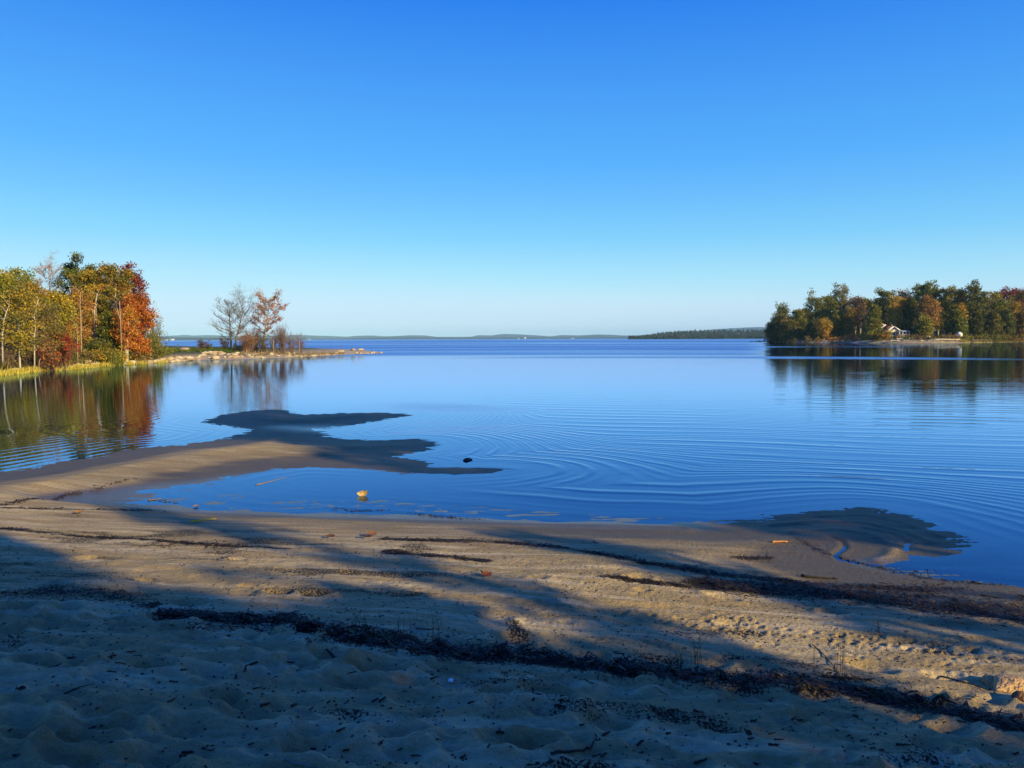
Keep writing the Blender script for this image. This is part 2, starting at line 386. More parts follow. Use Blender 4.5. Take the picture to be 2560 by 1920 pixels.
# footprints, scuffs and dents in the dry sand
sub = (gr < 12) & (np.abs(gt) < R_(45)); ii = np.where(sub.ravel())[0]
sx = GX.ravel()[ii]; sy = GY.ravel()[ii]; dz = np.zeros(len(ii))
def dent(cx, cy, a, b, ang, depth, rim=.45):
    global dz
    m = (np.abs(sx - cx) < 2.2 * a) & (np.abs(sy - cy) < 2.2 * a)
    if not m.any(): return
    u = ((sx[m] - cx) * math.cos(ang) + (sy[m] - cy) * math.sin(ang)) / a
    v = (-(sx[m] - cx) * math.sin(ang) + (sy[m] - cy) * math.cos(ang)) / b
    q = np.sqrt(u * u + v * v)
    dz[m] += -depth * (1 - sstep(.25, 1.0, q)) + depth * rim * np.exp(-((q - 1.12) / .26) ** 2)
cnt = 0
while cnt < 620:
    y = rng.uniform(2.4, 7.0); x = rng.uniform(-.78, .78) * y
    px_line = 4.75 - .08 * x
    if y > px_line and rng.random() > .12: continue
    a = rng.uniform(.05, .18); dent(x, y, a, a * rng.uniform(.42, .75), rng.uniform(-.6, .6), rng.uniform(.010, .034) * (a / .13), rng.uniform(.2, .7)); cnt += 1
def scuff(px, py, spread_x, spread_y, n, size=.03, depth=.010):
    cx, cy, _ = ground_at(px, py)
    for _ in range(n):
        s = size * rng.uniform(.5, 1.4)
        dent(cx + rng.normal() * spread_x, cy + rng.normal() * spread_y, s * .9, s * rng.uniform(.35, .8), rng.uniform(-1.5, 1.5), depth * rng.uniform(.3, .9), .6)
for s in [(1830, 1550, .10, .12, 34, .05, .018), (1860, 1590, .10, .09, 30, .04, .013), (2230, 1600, .30, .12, 60, .045, .016), (2150, 1630, .12, .1, 26), (1510, 1605, .10, .1, 26), (1620, 1590, .12, .1, 26),
          (1640, 1610, .1, .08, 20), (2330, 1660, .14, .12, 30, .035), (2440, 1640, .10, .15, 26, .04), (1970, 1540, .1, .1, 22), (1940, 1590, .06, .06, 12, .035, .014), (1400, 1470, .5, .1, 50, .03, .008), (1550, 1480, .4, .1, 40, .03, .008),
          (1000, 1460, .3, .06, 20), (700, 1470, .25, .05, 16), (2450, 1620, .2, .1, 20), (1330, 1530, .15, .1, 26), (1420, 1550, .12, .1, 18), (2100, 1560, .14, .1, 18)]: scuff(*s)
for k in range(30):                                         # a paw track crossing the dry sand
    f = k / 29; px_ = 1560 + 980 * f; py_ = 1532 + 105 * f + 14 * (k % 2)
    cx, cy, _ = ground_at(px_, py_); dent(cx, cy, .05, .035, .3, .022, .5)
for k in range(70):                                         # bird prints on the damp sand
    px_ = rng.uniform(650, 2050); py_ = 1312 + (px_ - 650) * .035 + rng.uniform(0, 38)
    cx, cy, _ = ground_at(px_, py_)
    for q in range(3): dent(cx + rng.normal() * .04, cy + rng.normal() * .05, .03, .016, rng.uniform(-1.5, 1.5), .006, 1.0)
zf = Z.ravel(); zf[ii] += dz; Z = zf.reshape(GX.shape)
def carve(pts, width, depth, ridge=0.0):
    ln = world_line(pts); d, _ = dist_line(sx, sy, ln)
    zf = Z.ravel(); zf[ii] += -depth * np.exp(-(d / width) ** 2) + ridge * np.exp(-((d - 1.9 * width) / width) ** 2)
carve([(2078, 1343), (2104, 1352), (2112, 1368), (2098, 1378), (2086, 1388), (2100, 1400), (2140, 1407)], .035, .016, .006)
carve([(2190, 1404), (2215, 1398), (2230, 1388), (2232, 1378)], .09, -.035)
carve([(2160, 1322), (2230, 1335), (2270, 1355), (2262, 1375)], .05, .010, .004)
carve([(1930, 1312), (2050, 1302), (2160, 1306), (2260, 1328), (2320, 1352)], .06, -.014)
carve([(1980, 1330), (2090, 1322), (2180, 1336), (2225, 1360)], .06, -.012)
carve([(2040, 1290), (2160, 1286), (2260, 1306), (2350, 1340)], .05, -.010)
carve([(620, 1112), (760, 1120), (900, 1126), (1000, 1124)], .16, -.016)
carve([(600, 1042), (720, 1048), (860, 1046)], .22, -.014)
carve([(1900, 1352), (2060, 1362)], .05, .006, .003)
carve([(0, 1262), (240, 1262), (480, 1284), (820, 1297), (1280, 1312), (1700, 1322)], .07, .006, .010)
carve([(1290, 1500), (1500, 1504), (1720, 1510)], .05, -.012)

# drift lines of dark weed: stain on the sand plus the weed itself
wracks = [  # pixels, half width m, stain, strands per metre, label
    ([(960, 1347), (1040, 1350), (1160, 1352), (1280, 1357), (1400, 1368), (1500, 1385), (1600, 1405), (1720, 1424), (1900, 1446), (2150, 1466), (2400, 1478), (2560, 1494)], .075, .75, 560, 'long dark weed line along the damp sand below the pool'),
    ([(970, 1378), (1060, 1388), (1210, 1401)], .09, .9, 700, 'short dark weed streak under the middle of the long weed line'),
    ([(1500, 1441), (1560, 1445), (1630, 1456), (1720, 1466)], .05, .75, 380, 'small weed clump above the pale dry streak'),
    ([(1780, 1464), (1900, 1474), (2000, 1480), (2150, 1492), (2300, 1507), (2450, 1524), (2640, 1556)], .20, 1.1, 2400, 'thick black weed bank running to the right edge of the beach'),
    ([(400, 1534), (520, 1545), (640, 1560), (700, 1556), (770, 1566), (850, 1590), (950, 1600), (1050, 1622), (1160, 1636), (1280, 1642), (1400, 1650), (1560, 1668), (1700, 1690), (1850, 1705), (1980, 1714), (2120, 1726), (2230, 1750), (2330, 1778), (2450, 1800), (2640, 1830)], .095, .95, 1250, 'main black weed line across the shaded foreground sand'),
    ([(1285, 1560), (1300, 1590), (1310, 1620), (1300, 1640)], .06, .45, 150, 'patch of weed standing up from the main weed line in the middle'),
    ([(0, 1485), (120, 1480), (240, 1478), (330, 1500), (380, 1512)], .09, .55, 260, 'broken weed patches in the deep shade at the left edge'),
    ([(0, 1322), (150, 1334), (330, 1348), (480, 1360), (600, 1368), (720, 1372)], .045, .75, 400, 'thin weed line crossing the sunlit left beach'),
    ([(0, 1264), (70, 1250), (160, 1238), (260, 1218), (340, 1196)], .05, .8, 420, 'dark weed line on the inner side of the left sandbar'),
    ([(0, 1270), (120, 1273), (300, 1275), (420, 1280)], .035, .7, 240, 'weed edging of the pool at the left'),
    ([(1830, 1394), (1880, 1396), (1930, 1394)], .05, .6, 380, 'little brown weed heap near the orange stick'),
    ([(1990, 1345), (2020, 1362), (2050, 1378), (2120, 1400), (2220, 1425), (2330, 1448), (2560, 1470)], .03, .5, 160, 'faint weed thread curling round the right sandbar'),
    ([(380, 1250), (450, 1258)], .02, .4, 60, 'wisp of weed in the film of the pool'),
    ([(840, 1272), (900, 1278), (1000, 1276), (1080, 1290), (1220, 1302)], .035, .45, 130, 'crumbs of weed along the near edge of the pool'),
]
STAIN = np.zeros(GX.shape).ravel()
wl = [world_line(wk[0]) for wk in wracks]
for (pts, hw, st, dens, lab), ln in zip(wracks, wl):
    d, _ = dist_line(sx, sy, ln)
    wob = 1 + 1.2 * fbm(sx * 2.2, sy * 2.2, 4, 77)
    STAIN[ii] = np.maximum(STAIN[ii], st * (1 - sstep(.1, 2.2, d / (hw * np.maximum(wob, .3)))) * (.45 + .95 * vnoise(sx * 5, sy * 9, 66)))
patch = sstep(.08, .2, fbm(sx * 1.1, sy * 2.6, 5, 91)) * .42 * sstep(.10, .22, Z.ravel()[ii])
STAIN[ii] = np.maximum(STAIN[ii], patch)
STAIN = STAIN.reshape(GX.shape)
WET = 1 - .55 * sstep(.022, .07, Z + .05 * fbm(GX * .7, GY * 3.2, 4, 43)) - .45 * sstep(.07, .22, Z + .10 * fbm(GX * .7, GY * 2.2, 4, 41))
DEEP = sstep(.0, .28, -Z)  # mask of the water absorption painted into the bed colour
nr, ncol = GX.shape
idx = np.arange(nr * ncol).reshape(nr, ncol); nxt = np.roll(idx, -1, 1)
Q = np.stack([idx[:-1], nxt[:-1], nxt[1:], idx[1:]], -1).reshape(-1, 4)
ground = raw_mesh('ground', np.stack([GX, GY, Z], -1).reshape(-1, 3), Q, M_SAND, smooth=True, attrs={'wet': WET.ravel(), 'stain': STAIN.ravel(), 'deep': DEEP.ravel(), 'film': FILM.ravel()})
tag(ground, kind='structure')

# ------------------------------------------------------------------ water
def water_material():
    m, t, out = new_mat('lake water'); L = t.links
    pos = N(t, 'ShaderNodeNewGeometry').outputs['Position']
    sd = N(t, 'ShaderNodeAttribute', attribute_name='offshore').outputs['Fac']
    amp = N(t, 'ShaderNodeAttribute', attribute_name='ripple').outputs['Fac']
    wind = N(t, 'ShaderNodeAttribute', attribute_name='wind').outputs['Fac']
    nz = N(t, 'ShaderNodeTexNoise', i_Scale=.07, i_Detail=2.0); L.new(pos, nz.inputs['Vector'])
    nb = N(t, 'ShaderNodeTexNoise', i_Scale=.9, i_Detail=3.0); L.new(pos, nb.inputs['Vector'])
    d = math_(t, 'MULTIPLY_ADD', nz.outputs['Fac'], 3.4, sd); d = math_(t, 'MULTIPLY_ADD', nb.outputs['Fac'], .20, d)
    def train(lam, ph, sharp):
        s = math_(t, 'SINE', math_(t, 'MULTIPLY_ADD', d, 2 * math.pi / lam, ph))
        s = math_(t, 'MULTIPLY_ADD', s, .5, .5)
        return math_(t, 'POWER', s, sharp)
    a = train(.88, 0, 3.0); b = train(.37, 1.3, 1.5)
    na = N(t, 'ShaderNodeTexNoise', i_Scale=.55, i_Detail=2.0); 
    mp = N(t, 'ShaderNodeMapping'); mp.inputs['Scale'].default_value = (.35, 1.2, 1); L.new(pos, mp.inputs['Vector']); L.new(mp.outputs[0], na.inputs['Vector'])
    gate = math_(t, 'MULTIPLY_ADD', na.outputs['Fac'], 4.5, -1.75, clamp=True)
    swell = N(t, 'ShaderNodeAttribute', attribute_name='swell').outputs['Fac']; gate = math_(t, 'MULTIPLY', gate, swell); gate2 = math_(t, 'SUBTRACT', 1.15, gate)
    h = math_(t, 'ADD', math_(t, 'MULTIPLY', math_(t, 'MULTIPLY', a, gate), .0056), math_(t, 'MULTIPLY', math_(t, 'MULTIPLY', b, gate2), .0019))
    # cross chop
    mp2 = N(t, 'ShaderNodeMapping'); mp2.inputs['Scale'].default_value = (.25, 2.6, 1); mp2.inputs['Rotation'].default_value = (0, 0, R_(-8)); L.new(pos, mp2.inputs['Vector'])
    nc = N(t, 'ShaderNodeTexNoise', i_Scale=.9, i_Detail=3.0, i_Roughness=.45); L.new(mp2.outputs[0], nc.inputs['Vector'])
    h = math_(t, 'MULTIPLY_ADD', nc.outputs['Fac'], .0022, h)
    h = math_(t, 'MULTIPLY', h, amp)
    bp = N(t, 'ShaderNodeBump', i_Strength=1.0, i_Distance=1.0); L.new(h, bp.inputs['Height'])
    fr = N(t, 'ShaderNodeFresnel', i_IOR=1.33); L.new(bp.outputs[0], fr.inputs['Normal'])
    gl = N(t, 'ShaderNodeBsdfGlossy'); gl.inputs['Color'].default_value = (.51, .68, 1, 1); L.new(bp.outputs[0], gl.inputs['Normal'])
    rg = math_(t, 'MULTIPLY_ADD', wind, .30, .012); L.new(rg, gl.inputs['Roughness'])
    tr = N(t, 'ShaderNodeBsdfTransparent'); tr.inputs[0].default_value = (.42, .62, .86, 1)
    mx = N(t, 'ShaderNodeMixShader'); ff = math_(t, 'MULTIPLY', math_(t, 'MULTIPLY_ADD', fr.outputs[0], 1.7, -.07, clamp=True), math_(t, 'MULTIPLY_ADD', wind, -.36, 1.0)); L.new(ff, mx.inputs[0]); L.new(tr.outputs[0], mx.inputs[1]); L.new(gl.outputs[0], mx.inputs[2])
    L.new(mx.outputs[0], out.inputs[0])
    return m
wr = np.concatenate([np.exp(np.arange(math.log(3.0), math.log(60), .012)), np.exp(np.arange(math.log(60), math.log(13500), .035))])
wt = np.concatenate([np.radians(np.arange(-45, 45.01, .5)), np.radians(np.arange(50, 311, 5.0))])
a_, b_ = np.meshgrid(wr, wt, indexing='ij'); WX = a_ * np.sin(b_); WY = a_ * np.cos(b_)
OFF = a_.copy(); k = int((wr < 120).sum()); OFF[:k] = -sdf(WX[:k], WY[:k], beach_poly).reshape(OFF[:k].shape)
pc = on_plane(900, 1215); pool = np.exp(-(((WX - pc[0]) / 2.6) ** 2 + ((WY - pc[1]) / 1.3) ** 2) ** 2)
PX0 = 1280 + F * np.tan(np.clip(b_, -1.3, 1.3)); bl = sstep(.5, 4.5, OFF) * sstep(820, 1180, PX0)
OFFW = OFF * (1 - bl) + ((WY + .33 * WX) / 1.05 - 9.5) * bl
AMP = (.35 + .65 * sstep(0, 1.2, OFF)) * (1 - .93 * pool) * (1 - .62 * sstep(14, 40, a_)) * (1 - .5 * sstep(60, 200, a_))
lg = np.log(np.maximum(a_, 1))
PXw = 1280 + F * np.tan(np.clip(b_, -1.3, 1.3))                    # bearing, as a column of the picture
SWELL = .12 + .88 * sstep(850, 1350, PXw)
isle = sstep(1850, 1960, PXw) * (1 - sstep(math.log(420), math.log(560), lg))
broken = .55 + .45 * sstep(-.14, .10, fbm(WX / (a_ * 1.2) * 2.0 + 3, lg * 9.0, 4, 8))
WN = sstep(4.62, 4.80, lg + .12 * fbm(WX * .006, lg * 6, 3, 3)) * broken * (1 - isle)
def streak(d, wdt, amp, m): return amp * np.exp(-((lg - math.log(d) - .03 * fbm(WX * .02, lg * 2, 3, int(d))) / wdt) ** 2) * m * (.35 + .9 * vnoise(WX * .05 + d, lg * 3 + d, 5))
WN = WN * (1 - streak(400, .07, .85, sstep(1150, 1400, PXw))) * (1 - streak(2300, .25, .5, 1))
WN = np.maximum(WN, streak(215, .07, 1.0, sstep(1500, 1860, PXw) * (1 - sstep(2180, 2420, PXw))))
WN = np.maximum(WN, streak(98, .055, .95, sstep(900, 1500, PXw) * (1 - .5 * sstep(2250, 2600, PXw))))
nr, ncol = a_.shape; idx = np.arange(nr * ncol).reshape(nr, ncol); nxt = np.roll(idx, -1, 1)
Q = np.stack([idx[:-1], nxt[:-1], nxt[1:], idx[1:]], -1).reshape(-1, 4)
water = raw_mesh('water', np.stack([WX, WY, 0 * WX], -1).reshape(-1, 3), Q, water_material(), smooth=True,
                 attrs={'offshore': OFFW.ravel(), 'ripple': AMP.ravel(), 'wind': WN.ravel(), 'swell': SWELL.ravel()})
tag(water, kind='structure')

# ------------------------------------------------------------------ left point and right island ground
def land_patch(name, poly, x0, x1, y0, y1, step, hfun, mat, cut=-2.5, gfun=None):
    xs = np.arange(x0, x1, step); ys = np.arange(y0, y1, step); Y2, X2 = np.meshgrid(ys, xs, indexing='ij')
    s = sdf(X2, Y2, poly).reshape(X2.shape); z = hfun(X2, Y2, s)
    n, c = X2.shape; idx = np.arange(n * c).reshape(n, c)
    Q = np.stack([idx[:-1, :-1], idx[:-1, 1:], idx[1:, 1:], idx[1:, :-1]], -1).reshape(-1, 4)
    keep = (s.ravel()[Q] > cut).any(1); Q = Q[keep]
    g = gfun(X2, Y2, s, z) if gfun else sstep(2, 5, s)
    used = np.unique(Q); remap = -np.ones(n * c, int); remap[used] = np.arange(len(used))
    V = np.stack([X2, Y2, z], -1).reshape(-1, 3)[used]
    o = raw_mesh(name, V, remap[Q], mat, smooth=True, attrs={'green': g.ravel()[used]})
    tag(o, kind='structure'); return o
left_poly = [on_plane(*p) for p in [(-700, 1030), (-400, 990), (-150, 957), (0, 938), (60, 932), (100, 927), (150, 925), (230, 919), (307, 912), (360, 910), (420, 906), (456, 903), (511, 899), (560, 899), (603, 898), (640, 897), (676, 895), (710, 894.5), (747, 893), (790, 890.5), (826, 888.5), (870, 886.5), (904, 885), (935, 883.6), (960, 883)]]
left_poly += [on_plane(*p) for p in [(950, 881.6), (900, 880.6), (850, 880), (800, 879), (740, 877.5), (680, 876), (560, 874), (430, 871.5), (300, 869), (-100, 869), (-700, 872), (-1200, 880)]]
def left_h(X, Y, s):
    z = .95 * (1 - np.exp(-np.maximum(s, 0) / 4.5)) + np.minimum(s, 0) * .25
    return z + (fbm(X * .8, Y * .8, 4, 2) * .22 + fbm(X * .15, Y * .15, 2, 6) * .3) * sstep(-.5, 2, s)
def left_z(x, y): a = np.array([[x]]); b = np.array([[y]]); return float(left_h(a, b, sdf(a, b, left_poly).reshape(1, 1))[0, 0])
land_patch('shore', left_poly, -150, -12, 34, 235, .8, left_h, M_BANK, gfun=lambda X, Y, s, z: sstep(2.2, 5.0, s + 2.2 * fbm(X * .5, Y * .5, 3, 4)) * (1 - sstep(-37, -27, X)))
right_poly = [on_plane(*p) for p in [(1905, 853.5), (1922, 855.3), (1960, 856.3), (2050, 856.8), (2120, 857.2), (2180, 858), (2260, 858.3), (2340, 858.2), (2410, 857.4), (2480, 856.2), (2560, 855), (2700, 854.5), (2900, 856), (3300, 862)]] + [(420, 420), (400, 800), (292, 800), (205, 580)]
def right_h(X, Y, s):
    z = 2.3 * (1 - np.exp(-np.maximum(s, 0) / 9)) + .02 * np.maximum(s - 10, 0) + np.minimum(s, 0) * .2
    return np.minimum(z, 7) + fbm(X * .12, Y * .12, 4, 2) * .8 * sstep(0, 12, s) + fbm(X * .6, Y * .6, 3, 7) * .3 * sstep(0, 3, s)
def right_z(x, y): a = np.array([[x]]); b = np.array([[y]]); return float(right_h(a, b, sdf(a, b, right_poly).reshape(1, 1))[0, 0])
land_patch('terrain', right_poly, 90, 480, 240, 700, 2.0, right_h, M_SHORE, cut=-6, gfun=lambda X, Y, s, z: sstep(4.5, 8, s + 4 * fbm(X * .1, Y * .1, 3, 4)))

# ------------------------------------------------------------------ far shore, hills, far wooded island
def ridge(name, prof, D, depth, seed, mat, bump=0.02, base=-.5):
    prof = np.array(prof, float); xs = np.linspace(prof[0, 0], prof[-1, 0], 320); top = np.interp(xs, prof[:, 0], prof[:, 1])
    rowsn = 14; V = []; G = []
    for i in range(rowsn):
        f = i / (rowsn - 1)
        for q, (x, y) in enumerate(zip(xs, top)):
            d = D * (1 + depth * f); X, Y, zt = at_depth(x, y, D * (1 + depth * .55))
            X = X / (D * (1 + depth * .55)) * d
            k = math.sin(math.pi * min(1, f * .91)) ** .7
            n = float(fbm(np.array(X / D * 60), np.array(d / D * 60.), 4, seed))
            V.append((X, d, base + (zt - base) * k * (1 + bump * 6 * n * (k < .98)))); G.append(.5 + n)
    V = np.array(V); n = len(xs); idx = np.arange(rowsn * n).reshape(rowsn, n)
    Q = np.stack([idx[:-1, :-1], idx[:-1, 1:], idx[1:, 1:], idx[1:, :-1]], -1).reshape(-1, 4)
    o = raw_mesh(name, V, Q, mat, smooth=True, attrs={'green': np.array(G)}); tag(o, kind='structure'); return o
hill_prof = [(-200, 841), (200, 840), (400, 840), (443, 838.5), (461, 837), (485, 839), (506, 838), (537, 838), (563, 840), (640, 839.5), (690, 839), (721, 837.6), (752, 837.4), (786, 839), (826, 840), (868, 842), (891, 839.5), (931, 838.5), (960, 841), (1000, 839.6), (1028, 838), (1064, 838.6), (1091, 842), (1140, 842), (1177, 842), (1195, 838), (1231, 838.6), (1254, 835), (1290, 835.6), (1344, 838.5), (1376, 841), (1403, 837.6), (1448, 838.6), (1493, 836.2), (1530, 837), (1561, 839), (1600, 838), (1680, 832), (1760, 826), (1800, 822), (1846, 820.3), (1893, 817.8), (1925, 819), (2000, 824), (2200, 830), (2600, 834)]
ridge('hills', hill_prof, 7800, .22, 3, M_HILL)
ridge('hills', [(-200, 842), (380, 843), (400, 843), (450, 843.4), (520, 843.8), (600, 845), (680, 846.5), (735, 849)], 3500, .12, 5, M_HILL)
ridge('hills', [(740, 847.5), (860, 846.4), (960, 844), (1040, 843), (1120, 844.4), (1240, 843.6), (1400, 843.8), (1560, 843), (1640, 844.5), (1800, 844.5)], 5200, .12, 6, M_HILL)
isl_prof = [(1572, 846.6), (1590, 845.6), (1640, 842), (1700, 840), (1780, 839), (1860, 838.5), (1960, 838), (2060, 838)]
ridge('hills', isl_prof, 1800, .35, 7, M_HILL)
# far wooded island: a mass of crowns nobody could count
mb = MB(); rg = np.random.default_rng(8)
topx = [1570, 1590, 1610, 1650, 1700, 1750, 1800, 1850, 1900, 2060]; topy = [846.5, 842, 836.5, 829.5, 825.5, 823, 822.4, 822.2, 822, 821.5]
for k in range(2600):
    x = rg.uniform(1572, 2040); f = rg.random() ** 1.5; d = 1815 + 520 * f
    ty = np.interp(x, topx, topy); yb = 846.0; yy = yb + (ty - yb) * (f * .95 + .05 * rg.random()) - (2.2 if f < .15 else 0)
    X, Y, Zt = at_depth(x, yy + rg.uniform(-.5, 1.0), d); h = rg.uniform(7, 14); r_ = rg.uniform(2.2, 4.4)
    if Zt < 5: Zt = rg.uniform(5, 9)
    c = np.array([.035, .055, .025]) * rg.uniform(.6, 1.5) if rg.random() < .8 else np.array([.10, .075, .03]) * rg.uniform(.6, 1.2)
    n = 26; z = rg.random(n); a = rg.uniform(0, 6.28, n); rr = r_ * (1 - .8 * z) * np.sqrt(rg.uniform(.2, 1, n))
    C = np.stack([X + rr * np.cos(a), Y + rr * np.sin(a), Zt - h + h * z], -1); C = C[C[:, 2] > 0]
    if len(C): mb.leaves(C, 3.4, np.clip(c[None] * rg.uniform(.6, 1.5, (len(C), 1)), 0, 1), rg)
tag(mb.build('woods', M_LEAF), 'dark low island thick with trees, far out between the hills and the right shore', 'woods', kind='stuff')

# ------------------------------------------------------------------ trees
WHITE = (.44, .39, .31); GREY = (.30, .27, .23); BROWN = (.10, .075, .05); TAN = (.36, .27, .18)
PAL = {
 'green': [(.075, .10, .014), (.14, .155, .018), (.21, .205, .025)],
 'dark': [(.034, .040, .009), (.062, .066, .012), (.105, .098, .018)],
 'pine': [(.070, .080, .015), (.12, .122, .02), (.185, .172, .03)],
 'ygreen': [(.17, .18, .02), (.27, .24, .02), (.12, .14, .02), (.34, .25, .02)],
 'yellow': [(.42, .26, .02), (.50, .34, .04), (.30, .20, .02), (.22, .20, .02)],
 'gold': [(.46, .24, .02), (.40, .18, .02), (.28, .16, .02), (.16, .15, .02)],
 'orange': [(.42, .13, .02), (.34, .09, .015), (.46, .20, .03)],
 'redor': [(.30, .060, .015), (.36, .11, .02), (.22, .035, .012), (.26, .12, .02)],
 'red': [(.20, .028, .015), (.14, .02, .012), (.26, .05, .02)],
 'maroon': [(.12, .018, .016), (.08, .013, .013), (.17, .03, .02)],
 'olive': [(.13, .12, .02), (.20, .17, .025), (.07, .075, .018), (.22, .15, .02)],
 'rust': [(.30, .13, .04), (.22, .09, .03), (.36, .19, .06)],
 'brown': [(.14, .085, .045), (.10, .06, .035), (.20, .13, .07)],
 'pale': [(.24, .20, .12), (.16, .16, .08), (.32, .24, .14)],
}
def env(shape, u):
    if shape == 'round': return max(.15, math.sin(math.pi * (.14 + .80 * u)) ** .75)
    if shape == 'cone': return .08 + .92 * (1 - u) ** .85
    if shape == 'column': return .62 + .38 * math.sin(math.pi * u) if u < .85 else .7 * (1 - u) / .15 + .12
    if shape == 'vase': return .35 + .65 * math.sin(math.pi * min(1, .15 + .62 * u))
    if shape == 'tall': return .5 + .5 * math.sin(math.pi * (.1 + .85 * u))
    return .8
def skeleton(rng, H, Wd, cb, shape, nl, lean=0., rise=.7, sub=3, r0=None, forks=1, droop=0.):
    segs = []; fine = []; clumps = []
    r0 = r0 or .012 * H + .02
    for fk in range(forks):
        ph = rng.uniform(0, 6.28, 2); off = (fk - (forks - 1) / 2) * Wd * .22
        n = 9; T = []
        for i in range(n + 1):
            f = i / n
            T.append(np.array([lean * H * f ** 1.25 + off * f + .018 * H * math.sin(3 * f + ph[0]) * f, .02 * H * math.sin(2.6 * f + ph[1]) * f, H * f * .97]))
        rt = r0 * (.75 if forks > 1 else 1)
        for i in range(n): segs.append([*T[i], *T[i + 1], rt * (1 - i / n) ** .8 + .004 * H * .3, rt * (1 - (i + 1) / n) ** .8 + .004 * H * .3])
        TP = np.array(T)
        clumps.append((TP[-1], Wd * .07, 1.0))
        m = max(4, nl // forks)
        for k in range(m):
            u = ((k + rng.uniform(.1, .9)) / m); f = cb + (1 - cb) * u * .97
            p = np.array([np.interp(f * n, np.arange(n + 1), TP[:, q]) for q in range(3)])
            az = k * 2.399 + rng.uniform(-.5, .5); rad = Wd / 2 * env(shape, u) * rng.uniform(.65, 1.12) / (1 if forks == 1 else 1.25)
            el = rise * rng.uniform(.6, 1.2) * (.45 + .75 * u) - droop * (1 - u)
            Ln = rad / max(.35, math.cos(el)); Ln = min(Ln, H * .42)
            d = np.array([math.cos(az) * math.cos(el), math.sin(az) * math.cos(el), math.sin(el)])
            rb = max(.0018 * H, rt * .42 * (1 - f) ** .6 + .001 * H)
            pts = [p]; 
            for q in range(4):
                d2 = d + np.array([0, 0, (.10 * q if droop == 0 else -.02 * q + .03 * q * q * .5)]) + rng.normal(0, .07, 3); d2 /= np.linalg.norm(d2)
                pts.append(pts[-1] + d2 * Ln / 4)
            for q in range(4): segs.append([*pts[q], *pts[q + 1], rb * (1 - q / 4.6), rb * (1 - (q + 1) / 4.6)])
            clumps.append((pts[4], Ln * .17, u)); clumps.append((pts[3], Ln * .17, u * .9)); clumps.append((pts[2], Ln * .15, u * .9))
            if k % 2: clumps.append((pts[1], Ln * .12, u * .8))
            for q in range(sub):
                g = rng.uniform(.35, .95); i = int(g * 4); i = min(i, 3); bp = pts[i] + (pts[i + 1] - pts[i]) * (g * 4 - i)
                az2 = az + rng.choice([-1, 1]) * rng.uniform(.4, 1.1); el2 = el + rng.uniform(-.2, .55) * (1 if droop == 0 else .3)
                l2 = Ln * rng.uniform(.28, .5); dd = np.array([math.cos(az2) * math.cos(el2), math.sin(az2) * math.cos(el2), math.sin(el2)])
                e1 = bp + dd * l2 * .5; e2 = e1 + (dd + np.array([0, 0, .12])) * l2 * .5
                fine.append([*bp, *e1, rb * .6, rb * .42]); fine.append([*e1, *e2, rb * .42, rb * .2])
                clumps.append((e2, l2 * .34, u)); clumps.append((e1, l2 * .28, u))
    return segs, fine, clumps
def foliage(mb, rng, clumps, total, leaf, pal, squash=.7, mix=None, spread=1.0, minr=.12):
    rad = np.array([max(c[1], minr) for c in clumps]); wgt = rad ** 1.7; wgt *= rng.uniform(.2, 1.8, len(clumps)); wgt /= wgt.sum()
    cnt = rng.multinomial(total, wgt); CC = []; LC = []
    pal_a = np.array(PAL[pal]); pal_b = np.array(PAL[mix]) if mix else pal_a
    for c, r, k in zip(clumps, rad, cnt):
        if k == 0: continue
        g = rng.normal(size=(k, 3)); g /= (np.linalg.norm(g, axis=1)[:, None] + 1e-6); g *= (rng.random((k, 1)) ** .45) * r * 1.5 * spread; g[:, 2] *= squash
        P = pal_b if (mix and rng.random() < .4) else pal_a
        base = P[rng.integers(len(P))] * rng.uniform(.72, 1.3)
        alt = P[rng.integers(len(P), size=k)]
        col = (base[None] * .6 + alt * .4) * rng.uniform(.75, 1.6, (k, 1)) * 1.12
        CC.append(c[0][None] + g); LC.append(col)
    C = np.vstack(CC); col = np.clip(np.vstack(LC), 0, .9); ok = C[:, 2] > .1
    mb.leaves(C[ok], leaf, col[ok], rng)
def tree(name, label, cat, loc, seed, H, Wd, pal='green', shape='round', cb=.25, nl=16, n=2500, leaf=.3, bark=GREY, lean=0., mix=None,
         rise=.7, sub=3, group=None, r0=None, forks=1, droop=0., squash=.7, bare=0, spread=1.0, rz=0., minr=.12):
    rg = np.random.default_rng(seed); t = empty(name, loc, rz); tag(t, label, cat, group)
    segs, fine, cl = skeleton(rg, H, Wd, cb, shape, nl, lean, rise, sub, r0, forks, droop)
    mb = MB(); c = np.array(bark); mb.tubes(segs, c, 6)
    if not bare: mb.tubes(fine, c, 3)
    mb.build('trunk', M_BARK, t, smooth=True)
    cr = MB()
    if bare:
        cr.tubes(fine, c * .9, 4); tw = []
        for (p, r, u) in cl:
            for _ in range(bare):
                d = rg.normal(size=3); d[2] = abs(d[2]) * 1.2 + .25; d[:2] += np.array([p[0] - lean * H * .5, p[1]]) / (Wd * .5) * .9; d /= np.linalg.norm(d); L_ = r * rg.uniform(1.2, 3.0)
                q = p + d * L_ * .5; d3 = d + rg.normal(0, .3, 3); d3 /= np.linalg.norm(d3)
                tw.append([*p, *q, .0019 * H, .0013 * H]); tw.append([*q, *(q + d3 * L_ * .5), .0013 * H, .0006 * H])
                d4 = d + rg.normal(0, .5, 3); d4 /= np.linalg.norm(d4); tw.append([*q, *(q + d4 * L_ * .4), .0007 * H, .0003 * H])
        cr.tubes(tw, c * .85, 3)
    if n: foliage(cr, rg, cl, n, leaf, pal, squash, mix, spread, minr)
    cr.build('crown', M_LEAF if not bare or n > 400 else M_BARK, t)
    return t
